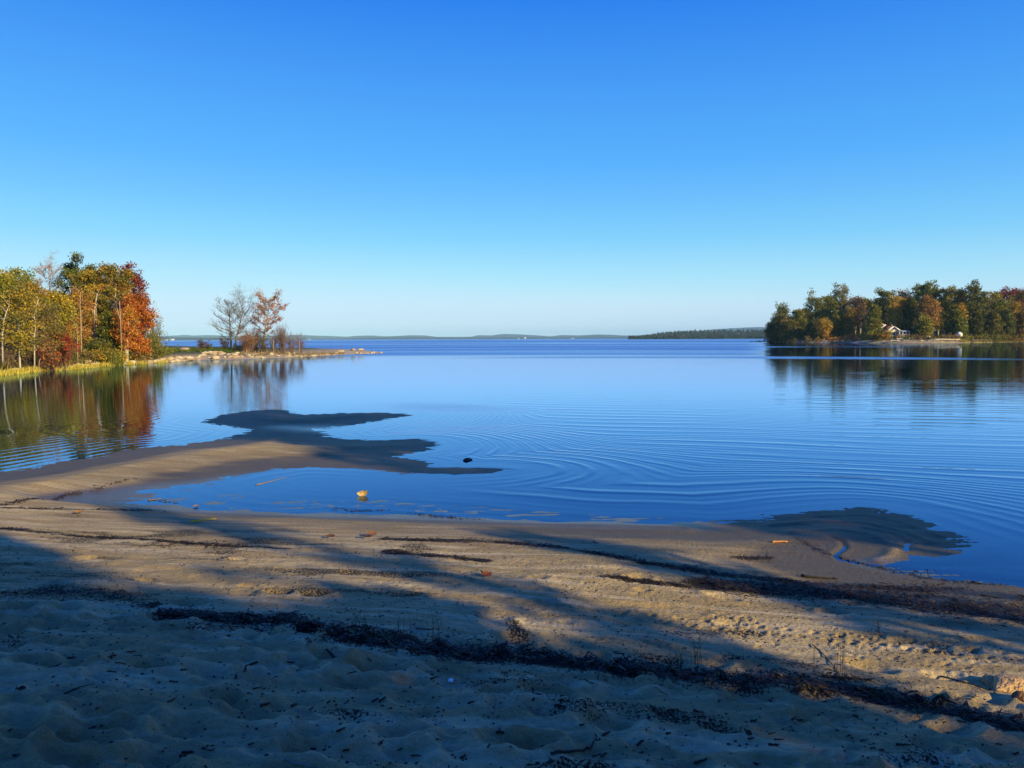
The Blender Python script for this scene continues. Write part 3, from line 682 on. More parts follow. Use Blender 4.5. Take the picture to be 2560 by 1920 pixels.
def shrub(name, label, cat, loc, seed, H, Wd, pal='green', n=900, leaf=.15, stems=14, bark=BROWN, mix=None, group=None, twig=1.0, dome=.75, parts=('stems', 'crown')):
    rg = np.random.default_rng(seed); t = empty(name, loc); tag(t, label, cat, group)
    mb = MB(); segs = []; cl = []
    for k in range(stems):
        az = rg.uniform(0, 6.28); sp = math.sqrt(rg.random()); hh = H * rg.uniform(.6, 1.0) * (1 - (1 - dome) * sp); p = np.array([rg.normal() * Wd * .06, rg.normal() * Wd * .06, 0.])
        tip = np.array([math.cos(az) * sp * Wd / 2, math.sin(az) * sp * Wd / 2, hh]); mid = p * .5 + tip * .5 * np.array([.8, .8, 1.1])
        r_ = .006 * H + .006
        segs += [[*p, *mid, r_, r_ * .7], [*mid, *tip, r_ * .7, r_ * .25]]
        for q in range(5):
            g = rg.uniform(.25, 1.0); b = (p + (mid - p) * g * 2) if g < .5 else (mid + (tip - mid) * (g * 2 - 1))
            e = b + np.array([rg.normal() * .12 * Wd, rg.normal() * .12 * Wd, abs(rg.normal()) * .13 * H]); segs.append([*b, *e, r_ * .45, r_ * .15]); cl.append((e, Wd * .10, .5))
            if twig:
                for _ in range(int(2 * twig)):
                    e2 = e + np.array([rg.normal() * .08 * Wd, rg.normal() * .08 * Wd, abs(rg.normal()) * .1 * H]); segs.append([*e, *e2, r_ * .2, r_ * .08])
        cl.append((tip, Wd * .1, 1))
    mb.tubes(segs, np.array(bark), 4); mb.build(parts[0], M_BARK, t)
    if n:
        cr = MB(); foliage(cr, rg, cl, n, leaf, pal, .9, mix); cr.build(parts[1], M_LEAF, t)
    return t
def place(px, D, zf):
    x = at_depth(px, 850, D)[0]; return (x, D, zf(x, D) - .08)
def hgt(px, top, D, zb): return at_depth(px, top, D)[2] - zb

# --- left wood: (px, top, depth, width m, kind args, label)
left_trees = [
 # px, topY, D, W, dict, label
 (-14, 668, 62, 3.6, dict(pal='ygreen', mix='green', shape='tall', cb=.3, bark=WHITE, n=4200), 'yellow green birch half cut by the left edge with white trunk'),
 (22, 690, 66, 3.2, dict(pal='yellow', mix='ygreen', shape='tall', cb=.28, bark=WHITE, n=3600), 'yellow birch next to the one at the left edge'),
 (61, 673, 70, 2.8, dict(pal='green', mix='ygreen', shape='tall', cb=.4, bark=GREY, n=2200), 'thin light green tree, its top standing alone left of the bare one'),
 (92, 708, 66, 3.0, dict(pal='gold', mix='ygreen', shape='round', cb=.3, bark=WHITE, n=3200), 'orange gold tree under the bare purple crown'),
 (48, 720, 58, 2.6, dict(pal='olive', mix='yellow', shape='tall', cb=.35, bark=WHITE, n=2600), 'slim olive yellow tree leaning over pale stems near left edge'),
 (127, 649, 84, 4.8, dict(pal='rust', shape='round', cb=.42, bark=(.40, .29, .27), n=60, bare=4, sub=5), 'tall almost bare tree with purplish twigs and orange tinted trunk'),
 (143, 733, 70, 3.4, dict(pal='ygreen', mix='yellow', shape='round', cb=.2, bark=GREY, n=3400), 'mid height yellow green tree left of the dark gap'),
 (112, 765, 62, 2.6, dict(pal='olive', mix='brown', shape='tall', cb=.2, bark=GREY, n=1900), 'low olive brown tree behind the grey brush'),
 (174, 745, 80, 3.0, dict(pal='dark', mix='green', shape='cone', cb=.1, bark=BROWN, n=3200, droop=.2), 'dark conifer at the left side of the shaded gap'),
 (199, 649, 82, 4.0, dict(pal='green', mix='dark', shape='tall', cb=.25, bark=GREY, n=5200), 'tallest dark green tree of the left wood'),
 (205, 720, 76, 2.8, dict(pal='gold', mix='rust', shape='tall', cb=.3, bark=TAN, n=1800, r0=.10), 'slender orange tree with a long thin straight trunk before the dark gap'),
 (229, 662, 80, 3.6, dict(pal='olive', mix='yellow', shape='round', cb=.42, bark=WHITE, n=3900, forks=2), 'olive yellow birch with forked white trunk in the middle of the left wood'),
 (246, 730, 88, 3.4, dict(pal='dark', shape='cone', cb=.05, bark=BROWN, n=3800, droop=.2), 'black green conifer deep in the shaded gap'),
 (222, 760, 90, 3.4, dict(pal='dark', shape='cone', cb=.05, bark=BROWN, n=3200, droop=.2), 'lower black green conifer filling the shaded gap'),
 (268, 664, 84, 3.8, dict(pal='rust', mix='olive', shape='round', cb=.35, bark=GREY, n=2800), 'tree with thin pinkish rust top right of the forked birch'),
 (292, 660, 80, 3.6, dict(pal='olive', mix='gold', shape='tall', cb=.3, bark=WHITE, n=4800), 'tall olive and gold tree left of the dark red crown'),
 (276, 770, 76, 3.0, dict(pal='green', mix='dark', shape='cone', cb=.1, bark=BROWN, n=3000, droop=.15), 'short green conifer beside the slanting white stems'),
 (312, 690, 90, 3.6, dict(pal='pale', mix='rust', shape='round', cb=.3, bark=GREY, n=1800, bare=1), 'sparse pale rust tree behind the dark red crown'),
 (331, 667, 84, 3.0, dict(pal='maroon', mix='red', shape='tall', cb=.35, bark=GREY, n=3600), 'tall dark red maple at the right end of the left wood'),
 (341, 742, 78, 3.9, dict(pal='redor', mix='orange', shape='round', cb=.22, bark=WHITE, n=5600, lean=-.0), 'bright orange red maple low at the right end of the wood'),
 (316, 764, 75, 2.6, dict(pal='orange', mix='gold', shape='round', cb=.42, bark=WHITE, n=1700, forks=2, r0=.15), 'birch with bright white double trunk under the red crown'),
]
for i, (px, top, D, Wd, kw, lab) in enumerate(left_trees):
    loc = place(px, D, left_z); H = hgt(px, top, D, loc[2]) * .95 - .15
    kw['leaf'] = .155 + .0012 * (D - 60); kw.setdefault('nl', 24); kw['n'] = int(kw['n'] * (2.3 if not kw.get('bare') else 1)); kw['cb'] = kw['cb'] * .7; kw['minr'] = .42 if not kw.get('bare') else .2; kw.setdefault('r0', .008 * H + .015)
    tree('tree', lab, 'tree', loc, 100 + i, H, Wd, group='trees of the wood on the left point', **kw)
left_shrubs = [
 (154, 792, 63, 2.4, 'redor', 'red', 2600, 'bright red shrub at the edge of the left wood'),
 (128, 856, 60, 1.5, 'redor', 'rust', 500, 'small rusty red bush left of the bright red one'),
 (106, 845, 60, 1.6, 'maroon', 'rust', 420, 'thin dark red bush among grey brush'),
 (232, 836, 74, 3.0, 'green', 'dark', 1500, 'low spreading green evergreen in front of the shaded gap'),
 (262, 850, 74, 2.6, 'green', 'olive', 1100, 'low green bush right of the spreading evergreen'),
 (238, 868, 72, 3.2, 'olive', 'gold', 1500, 'low yellow and orange bush over the pale boulder'),
 (205, 872, 70, 2.0, 'olive', 'brown', 700, 'small olive bush left of the boulder'),
 (288, 868, 72, 2.2, 'ygreen', 'gold', 1000, 'yellow green bush left of the white double trunk'),
 (383, 775, 88, 3.0, 'ygreen', 'olive', 800, 'airy yellow green sapling at the right end of the wood'),
 (372, 828, 84, 4.4, 'olive', 'green', 2400, 'sloping olive bush under the airy sapling'),
 (402, 858, 86, 3.0, 'green', 'ygreen', 1100, 'low green bush tapering to the water side'),
 (350, 862, 78, 2.6, 'olive', 'rust', 900, 'low brownish olive bush right of the white trunk'),
]
for i, (px, top, D, Wd, p, mx, n, lab) in enumerate(left_shrubs):
    loc = place(px, D, left_z); H = hgt(px, top, D, loc[2])
    shrub('shrub', lab, 'shrub', loc, 300 + i, H, Wd, p, n=n, leaf=.16, mix=mx, stems=20 if H < 2.5 else 26, group='shrubs at the edge of the left wood', dome=.6)
for i, (px, top, D, Wd, lab) in enumerate([(8, 800, 56, 2.6, 'tall grey brown brush at the left edge'), (38, 792, 57, 2.4, 'grey leafless brush between pale birch stems'), (68, 800, 58, 2.4, 'leafless brush around the crooked pale stem'),
        (96, 815, 58, 2.2, 'twiggy brush right of the crooked pale stem'), (20, 862, 54, 2.4, 'low pinkish grey brush by the water at the left edge'), (72, 872, 57, 2.4, 'low pinkish grey brush under the crooked stem'), (120, 878, 59, 2.2, 'low grey brush under the red bushes'), (178, 850, 66, 1.8, 'thin brown brush right of the bright red shrub')]):
    D += 4; loc = place(px, D, left_z); H = hgt(px, top, D, loc[2])
    shrub('bare_shrub', lab, 'shrub', loc, 340 + i, H, Wd, 'brown', n=500, leaf=.13, stems=26, bark=(.24, .17, .12), mix='olive', twig=1.0, group='leafless brush below the left wood', dome=.8)
# crooked and slanting pale stems in front
for i, (pts, D, r_, lab, colr) in enumerate([
    ([(85, 888), (86, 865), (85, 845), (89, 820), (88, 800), (85, 795), (90, 770), (96, 748)], 59, .055, 'crooked white stem standing in front of the grey brush', WHITE),
    ([(5, 880), (6, 840), (10, 800), (16, 780), (23, 764)], 57, .06, 'white stem leaning right at the left edge', WHITE),
    ([(193, 862), (193, 835), (192, 812)], 68, .045, 'short pale stem left of the straight thin trunk', TAN),
    ([(203, 884), (203, 850), (202, 800), (200, 760), (201, 730)], 70, .05, 'long thin straight pale trunk before the dark gap', TAN),
    ([(236, 834), (237, 815), (236, 800), (236, 775), (240, 750), (243, 735)], 78, .10, 'white birch trunk shining inside the dark gap', WHITE),
    ([(238, 812), (240, 790), (240, 770), (244, 745)], 79, .055, 'thin second birch stem inside the dark gap', WHITE),
    ([(302, 815), (301, 800), (295, 780), (289, 755)], 74, .05, 'slanting tan stem leaning left above the white double trunk', TAN),
    ([(302, 820), (301, 790), (299, 762), (298, 752)], 73.5, .045, 'upright tan stem beside the slanting one', TAN),
    ([(95, 912), (98, 904), (101, 896)], 57, .035, 'short leaning snag at the water edge', TAN)]):
    P = [at_depth(a, b, D) for a, b in pts]; P[0] = (P[0][0], P[0][1], min(P[0][2], left_z(P[0][0], P[0][1])) - .1)
    mb = MB(); c = np.array(P); dn = [c[0] + (c[-1] - c[0]) * 0]
    n = len(P); mb.path(P, np.linspace(r_, r_ * .45, n), np.array(colr), 6)
    rg = np.random.default_rng(700 + i); sg = []
    for q in range(1, n):
        for _ in range(3):
            d = np.array([rg.choice([-1, 1]) * rg.uniform(.3, .9), rg.uniform(-.5, .5), rg.uniform(.4, 1.1)]); b = np.array(P[q]); sg.append([*b, *(b + d * .7), r_ * .3, r_ * .12])
    o = mb.build('trunk', M_BARK, smooth=True); e = empty('sapling', P[0]); tag(e, lab, 'tree', 'pale stems of the left wood'); o.parent = e; o.matrix_parent_inverse = Matrix.Translation([-v for v in P[0]])
    if i < 8:
        m2 = MB(); m2.tubes(sg, np.array(colr) * .8, 3); o2 = m2.build('crown', M_BARK); o2.parent = e; o2.matrix_parent_inverse = Matrix.Translation([-v for v in P[0]])

# --- trees on the point
def spot(px, D): return place(px, D, left_z)
D = 108
l = spot(578, D); tree('bare_tree', 'leafless grey tree with rounded crown, left one of the bare pair on the point', 'tree', l, 401, hgt(566, 738, D, l[2]) * .88, 4.7, n=0, bare=3, cb=.20, nl=26, sub=5, shape='round', bark=(.19, .17, .15), rise=.55, r0=.14, lean=-.03)
l = spot(585, D - 1); tree('bare_tree', 'leafless grey tree leaning right and forking, right one of the bare pair', 'tree', l, 402, hgt(612, 733, D, l[2]) * .76, 4.6, n=0, bare=3, cb=.25, nl=24, sub=5, shape='vase', bark=(.17, .155, .14), rise=.95, r0=.13, lean=.25)
l = spot(654, D); tree('oak_tree', 'leaning tree with thin rusty orange leaves on the point', 'tree', l, 403, hgt(672, 738, D, l[2]) * .87, 4.7, 'rust', mix='orange', n=1900, leaf=.21, bare=2, cb=.33, nl=26, sub=4, shape='round', bark=(.30, .22, .17), rise=.7, r0=.15, lean=.19)
for i, (px, top, D, Wd, p, mx, n, st, bk, lab) in enumerate([
    (506, 852, 102, 1.5, 'maroon', 'dark', 420, 18, BROWN, 'small dark round bush standing alone on the grass strip'),
    (521, 862, 103, 1.0, 'dark', 'dark', 240, 12, BROWN, 'tiny dark bush just right of the lone round bush'),
    (563, 845, 104, 1.5, 'dark', 'maroon', 420, 20, BROWN, 'dark pointed bush left of the bare pair of trees'),
    (599, 862, 102, 2.2, 'dark', 'brown', 500, 22, BROWN, 'low dark brush between the bare trees and the brown dome'),
    (619, 842, 101, 2.6, 'brown', 'rust', 1300, 60, (.26, .15, .09), 'dense dome shaped reddish brown shrub'),
    (638, 822, 104, 2.8, 'maroon', 'brown', 520, 30, (.12, .06, .05), 'dark red twiggy bush under the orange tree'),
    (660, 846, 103, 2.2, 'dark', 'olive', 520, 24, BROWN, 'dark bush at the foot of the orange tree')]):
    l = spot(px, D); shrub('shrub', lab, 'shrub', l, 420 + i, hgt(px, top, D, l[2]) * 1.25, Wd, p, n=n, leaf=.14, stems=st, bark=bk, mix=mx, group='bushes on the point', twig=2.0)
for i, (px, top, D, Wd, lab) in enumerate([(684, 838, 104, 2.0, 'purple grey leafless bush right of the orange tree'), (702, 822, 106, 1.7, 'tallest purple grey leafless bush, with upright stems'), (708, 832, 104, 2.2, 'leafless bush in front of the tallest purple grey one'),
        (728, 842, 107, 2.2, 'spreading leafless bush on the narrowing point'), (750, 846, 110, 1.9, 'outermost leafless bush towards the tip of the point')]):
    l = spot(px, D); shrub('bare_shrub', lab, 'shrub', l, 440 + i, hgt(px, top, D, l[2]) * 1.2, Wd, 'brown', n=60, leaf=.1, stems=30, bark=(.15, .105, .10), twig=3.0, group='leafless bushes on the point', dome=.85)
for i, (px, top, bot, D, lab) in enumerate([(685, 848, 888, 99, 'pale dead stem standing before the leafless bushes'), (750, 850, 884, 105, 'thin pale dead stem near the outermost bush'), (618, 872, 893, 97, 'short pale post by the brown dome shrub')]):
    P = [at_depth(px, bot, D), at_depth(px - 2, (top + bot) / 2, D), at_depth(px - 1, top, D)]
    mb = MB(); mb.path(P, [.035, .03, .018], np.array((.42, .34, .25)), 6); o = mb.build('dead_stem', M_BARK); tag(o, lab, 'dead stem', 'pale dead stems on the point')

# ------------------------------------------------------------------ rocks
def rock_mesh(seed, flat=.6, detail=3):
    import bmesh
    rg = np.random.default_rng(seed); bm = bmesh.new(); bmesh.ops.create_icosphere(bm, subdivisions=detail, radius=1)
    pl = [(rg.normal(size=3), rg.uniform(.55, .85)) for _ in range(9)]; pl = [(a / np.linalg.norm(a), b) for a, b in pl]
    for v in bm.verts:
        p = np.array(v.co)
        for a, b in pl:
            q = p @ a
            if q > b: p = p - a * (q - b) * .85
        p = p * (1 + .10 * float(fbm(np.array(p[0] * 2 + seed), np.array(p[1] * 2 + p[2] * 3), 3, seed))); p[2] *= flat
        v.co = p
    me = bpy.data.meshes.new('rock'); bm.to_mesh(me); bm.free()
    me.materials.append(M_ROCK)
    for pl_ in me.polygons: pl_.use_smooth = True
    return me
def set_tint(me, c):
    a = me.attributes.get('tint') or me.attributes.new('tint', 'FLOAT_COLOR', 'FACE')
    n = len(me.polygons); k = np.ones((n, 4), np.float32); k[:, :3] = c; a.data.foreach_set('color', k.ravel())
ROCKC = [(.40, .31, .20), (.46, .36, .23), (.33, .26, .18), (.42, .30, .19), (.50, .42, .30)]
rock_lib = []
for i in range(8):
    me = rock_mesh(i + 1, [.6, .5, .7, .45, .65, .55, .8, .4][i], 2); set_tint(me, ROCKC[i % 5]); rock_lib.append(me)
def rock(label, loc, size, me=None, rz=0., stretch=(1, 1, 1), group=None, name='rock', cat='rock'):
    o = bpy.data.objects.new(name, me or rock_lib[0]); COL.objects.link(o); o.location = loc; o.rotation_euler = (0, 0, rz)
    o.scale = (size * stretch[0], size * stretch[1], size * stretch[2]); return tag(o, label, cat, group)
rg = np.random.default_rng(55)
front = [(0, 938), (60, 932), (100, 927), (150, 925), (230, 919), (307, 912), (360, 910), (420, 906), (456, 903), (511, 899), (560, 899), (603, 898), (640, 897), (676, 895), (747, 893), (826, 888.5), (904, 885), (955, 883)]
fx = [p[0] for p in front]; fy = [p[1] for p in front]
for k in range(225):
    if k < 150: px = rg.uniform(330, 745)
    elif k < 190: px = rg.uniform(0, 330)
    else: px = rg.uniform(745, 952)
    yy = np.interp(px, fx, fy); x, y = on_plane(px, yy); inn = rg.uniform(.1, 5.5) * (1 if px < 745 else .35); 
    y2 = y + inn; x2 = x * y2 / y; z = left_z(x2, y2)
    s = rg.uniform(.18, .50) * (1 if px > 330 else .8) * (1 if px < 745 else .8)
    lab, grp = (('one of the pale rounded stones heaped along the waterline of the point', 'stones along the waterline of the point') if 330 <= px < 745 else
                ('one of the low stones at the waterline below the left wood', 'stones below the left wood') if px < 330 else
                ('one of the dark wet stones strung out towards the tip of the point', 'stones near the tip of the point'))
    rock(lab, (x2, y2, z + s * .1), s, rock_lib[rg.integers(8)], rg.uniform(0, 6.28), (rg.uniform(.9, 1.6), 1, rg.uniform(.7, 1.1)), grp)
for (px, py, D, s, st, lab) in [(464, 877, 103, .95, (1.2, 1, .9), 'big rounded boulder sitting on top of the grass strip'), (217, 893, 70, .42, (1.1, 1, 1.3), 'pale upright boulder at the foot of the left wood'),
        (439, 884, 101, .5, (1.4, 1, .6), 'flat pale stone left of the big rounded boulder'), (386, 889, 92, .55, (1.4, 1, .9), 'grey boulder at the left end of the stone heap'), (133, 914, 61.5, .5, (1.5, .8, .35), 'flat grey slab by the yellow reeds'),
        (149, 906, 64, .4, (1.3, .9, .5), 'pale flat stone above the grey slab'), (882, 879, 128, .45, (1, 1, 1), 'dark round stone standing highest near the tip of the point'), (852, 881, 122, .5, (1.6, 1, .8), 'broad brown stone left of the dark round one'),
        (902, 882, 131, .4, (1.5, 1, .8), 'broad brown stone right of the dark round one'), (310, 905, 74, .4, (1.6, 1, .5), 'flat stone below the white double trunk'), (383, 885, 90, .45, (1.2, 1, .8), 'pale stone under the right end bushes')]:
    x, y, z = at_depth(px, py, D); zz = left_z(x, y); rock(lab, (x, y, max(zz, -.05) + .12), s, rock_lib[int(px) % 8], px, st)
# reeds and grass (nobody could count them)
def blades(name, label, cat, pts, cols, hmin, hmax, seed, wid=.02, lean=.25, mat=None):
    rg = np.random.default_rng(seed); n = len(pts); P = np.array(pts); h = rg.uniform(hmin, hmax, n); a = rg.uniform(0, 6.28, n); w_ = wid * rg.uniform(.7, 1.3, n)
    dx = np.cos(a); dy = np.sin(a); tx = rg.normal(0, lean, n) * h; ty = rg.normal(0, lean, n) * h
    V = np.zeros((n, 6, 3)); 
    for q, f in enumerate((0, .55, 1.0)):
        c = P + np.stack([tx * f ** 2, ty * f ** 2, h * f], -1); ww = w_ * (1 - .8 * f)
        V[:, q * 2] = c - np.stack([dx * ww, dy * ww, 0 * ww], -1); V[:, q * 2 + 1] = c + np.stack([dx * ww, dy * ww, 0 * ww], -1)
    b = (np.arange(n) * 6)[:, None]; Q = np.concatenate([b + np.array([[0, 1, 3, 2]]), b + np.array([[2, 3, 5, 4]])], 1).reshape(-1, 4)
    cc = np.array(cols)[rg.integers(len(cols), size=n)] * rg.uniform(.7, 1.3, (n, 1))
    o = raw_mesh(name, V.reshape(-1, 3), Q, mat or M_LEAF, col=np.clip(np.repeat(cc, 2, 0), 0, .9)); tag(o, label, cat, kind='stuff'); return o
pts = []
for k in range(5200):
    px = rg.uniform(-60, 330) ** 1.0 if rg.random() < .93 else rg.uniform(330, 420); yy = np.interp(px, fx, fy); x, y = on_plane(px, yy); o = rg.normal(0, .5) - .35; y2 = y + o; x2 = x * y2 / y
    if vnoise(np.array(x2 * 1.2), np.array(y2 * .6), 3) < .38 + .25 * rg.random() * (px / 330.): continue
    pts.append((x2, y2, min(max(left_z(x2, y2), -.1), .1)))
blades('reeds', 'yellow reeds fringing the water below the left wood', 'reeds', pts, [(.62, .50, .05), (.55, .42, .04), (.40, .36, .05), (.66, .56, .14)], .14, .48, 1, wid=.03, lean=.2)
pts = []
for k in range(9000):
    px = rg.uniform(390, 596); D = rg.uniform(99, 112); x, y, _ = at_depth(px, 870, D); pts.append((x, y, left_z(x, y) - .05))
blades('grass', 'bright green grass strip on the point behind the stones', 'grass', pts, [(.07, .13, .02), (.10, .16, .025), (.05, .09, .02), (.20, .20, .04)], .15, .42, 2, wid=.06, lean=.4)
pts = []
for k in range(14000):
    px = rg.uniform(-40, 400); yy = np.interp(px, fx, fy); x, y = on_plane(px, yy); y2 = y + rg.uniform(2.5, 16); x2 = x * y2 / y; pts.append((x2, y2, left_z(x2, y2) - .05))
blades('undergrowth', 'dry grass and weeds on the floor of the left wood', 'undergrowth', pts, [(.12, .12, .03), (.20, .15, .05), (.07, .08, .02), (.25, .20, .05), (.10, .05, .03)], .2, .8, 3, wid=.05, lean=.35)
pts = []
for k in range(260):
    px = rg.uniform(270, 305); x, y, _ = at_depth(px, 870, rg.uniform(71, 73)); pts.append((x, y, left_z(x, y)))
blades('tall_grass', 'tall green and yellow grass left of the white double trunk', 'grass', pts, [(.16, .18, .03), (.34, .30, .05)], .7, 1.5, 4, wid=.05)
pts = []
for k in range(1500):
    px = rg.uniform(600, 860); yy = np.interp(px, fx, fy); x, y = on_plane(px, yy); y2 = y + rg.uniform(1.5, 7) * (1 if px < 740 else .4); x2 = x * y2 / y; pts.append((x2, y2, left_z(x2, y2) - .05))
blades('dry_grass', 'straw coloured dry grass between the stones under the leafless bushes', 'grass', pts, [(.30, .22, .11), (.22, .16, .09), (.36, .28, .15)], .2, .6, 6, wid=.04, lean=.4)

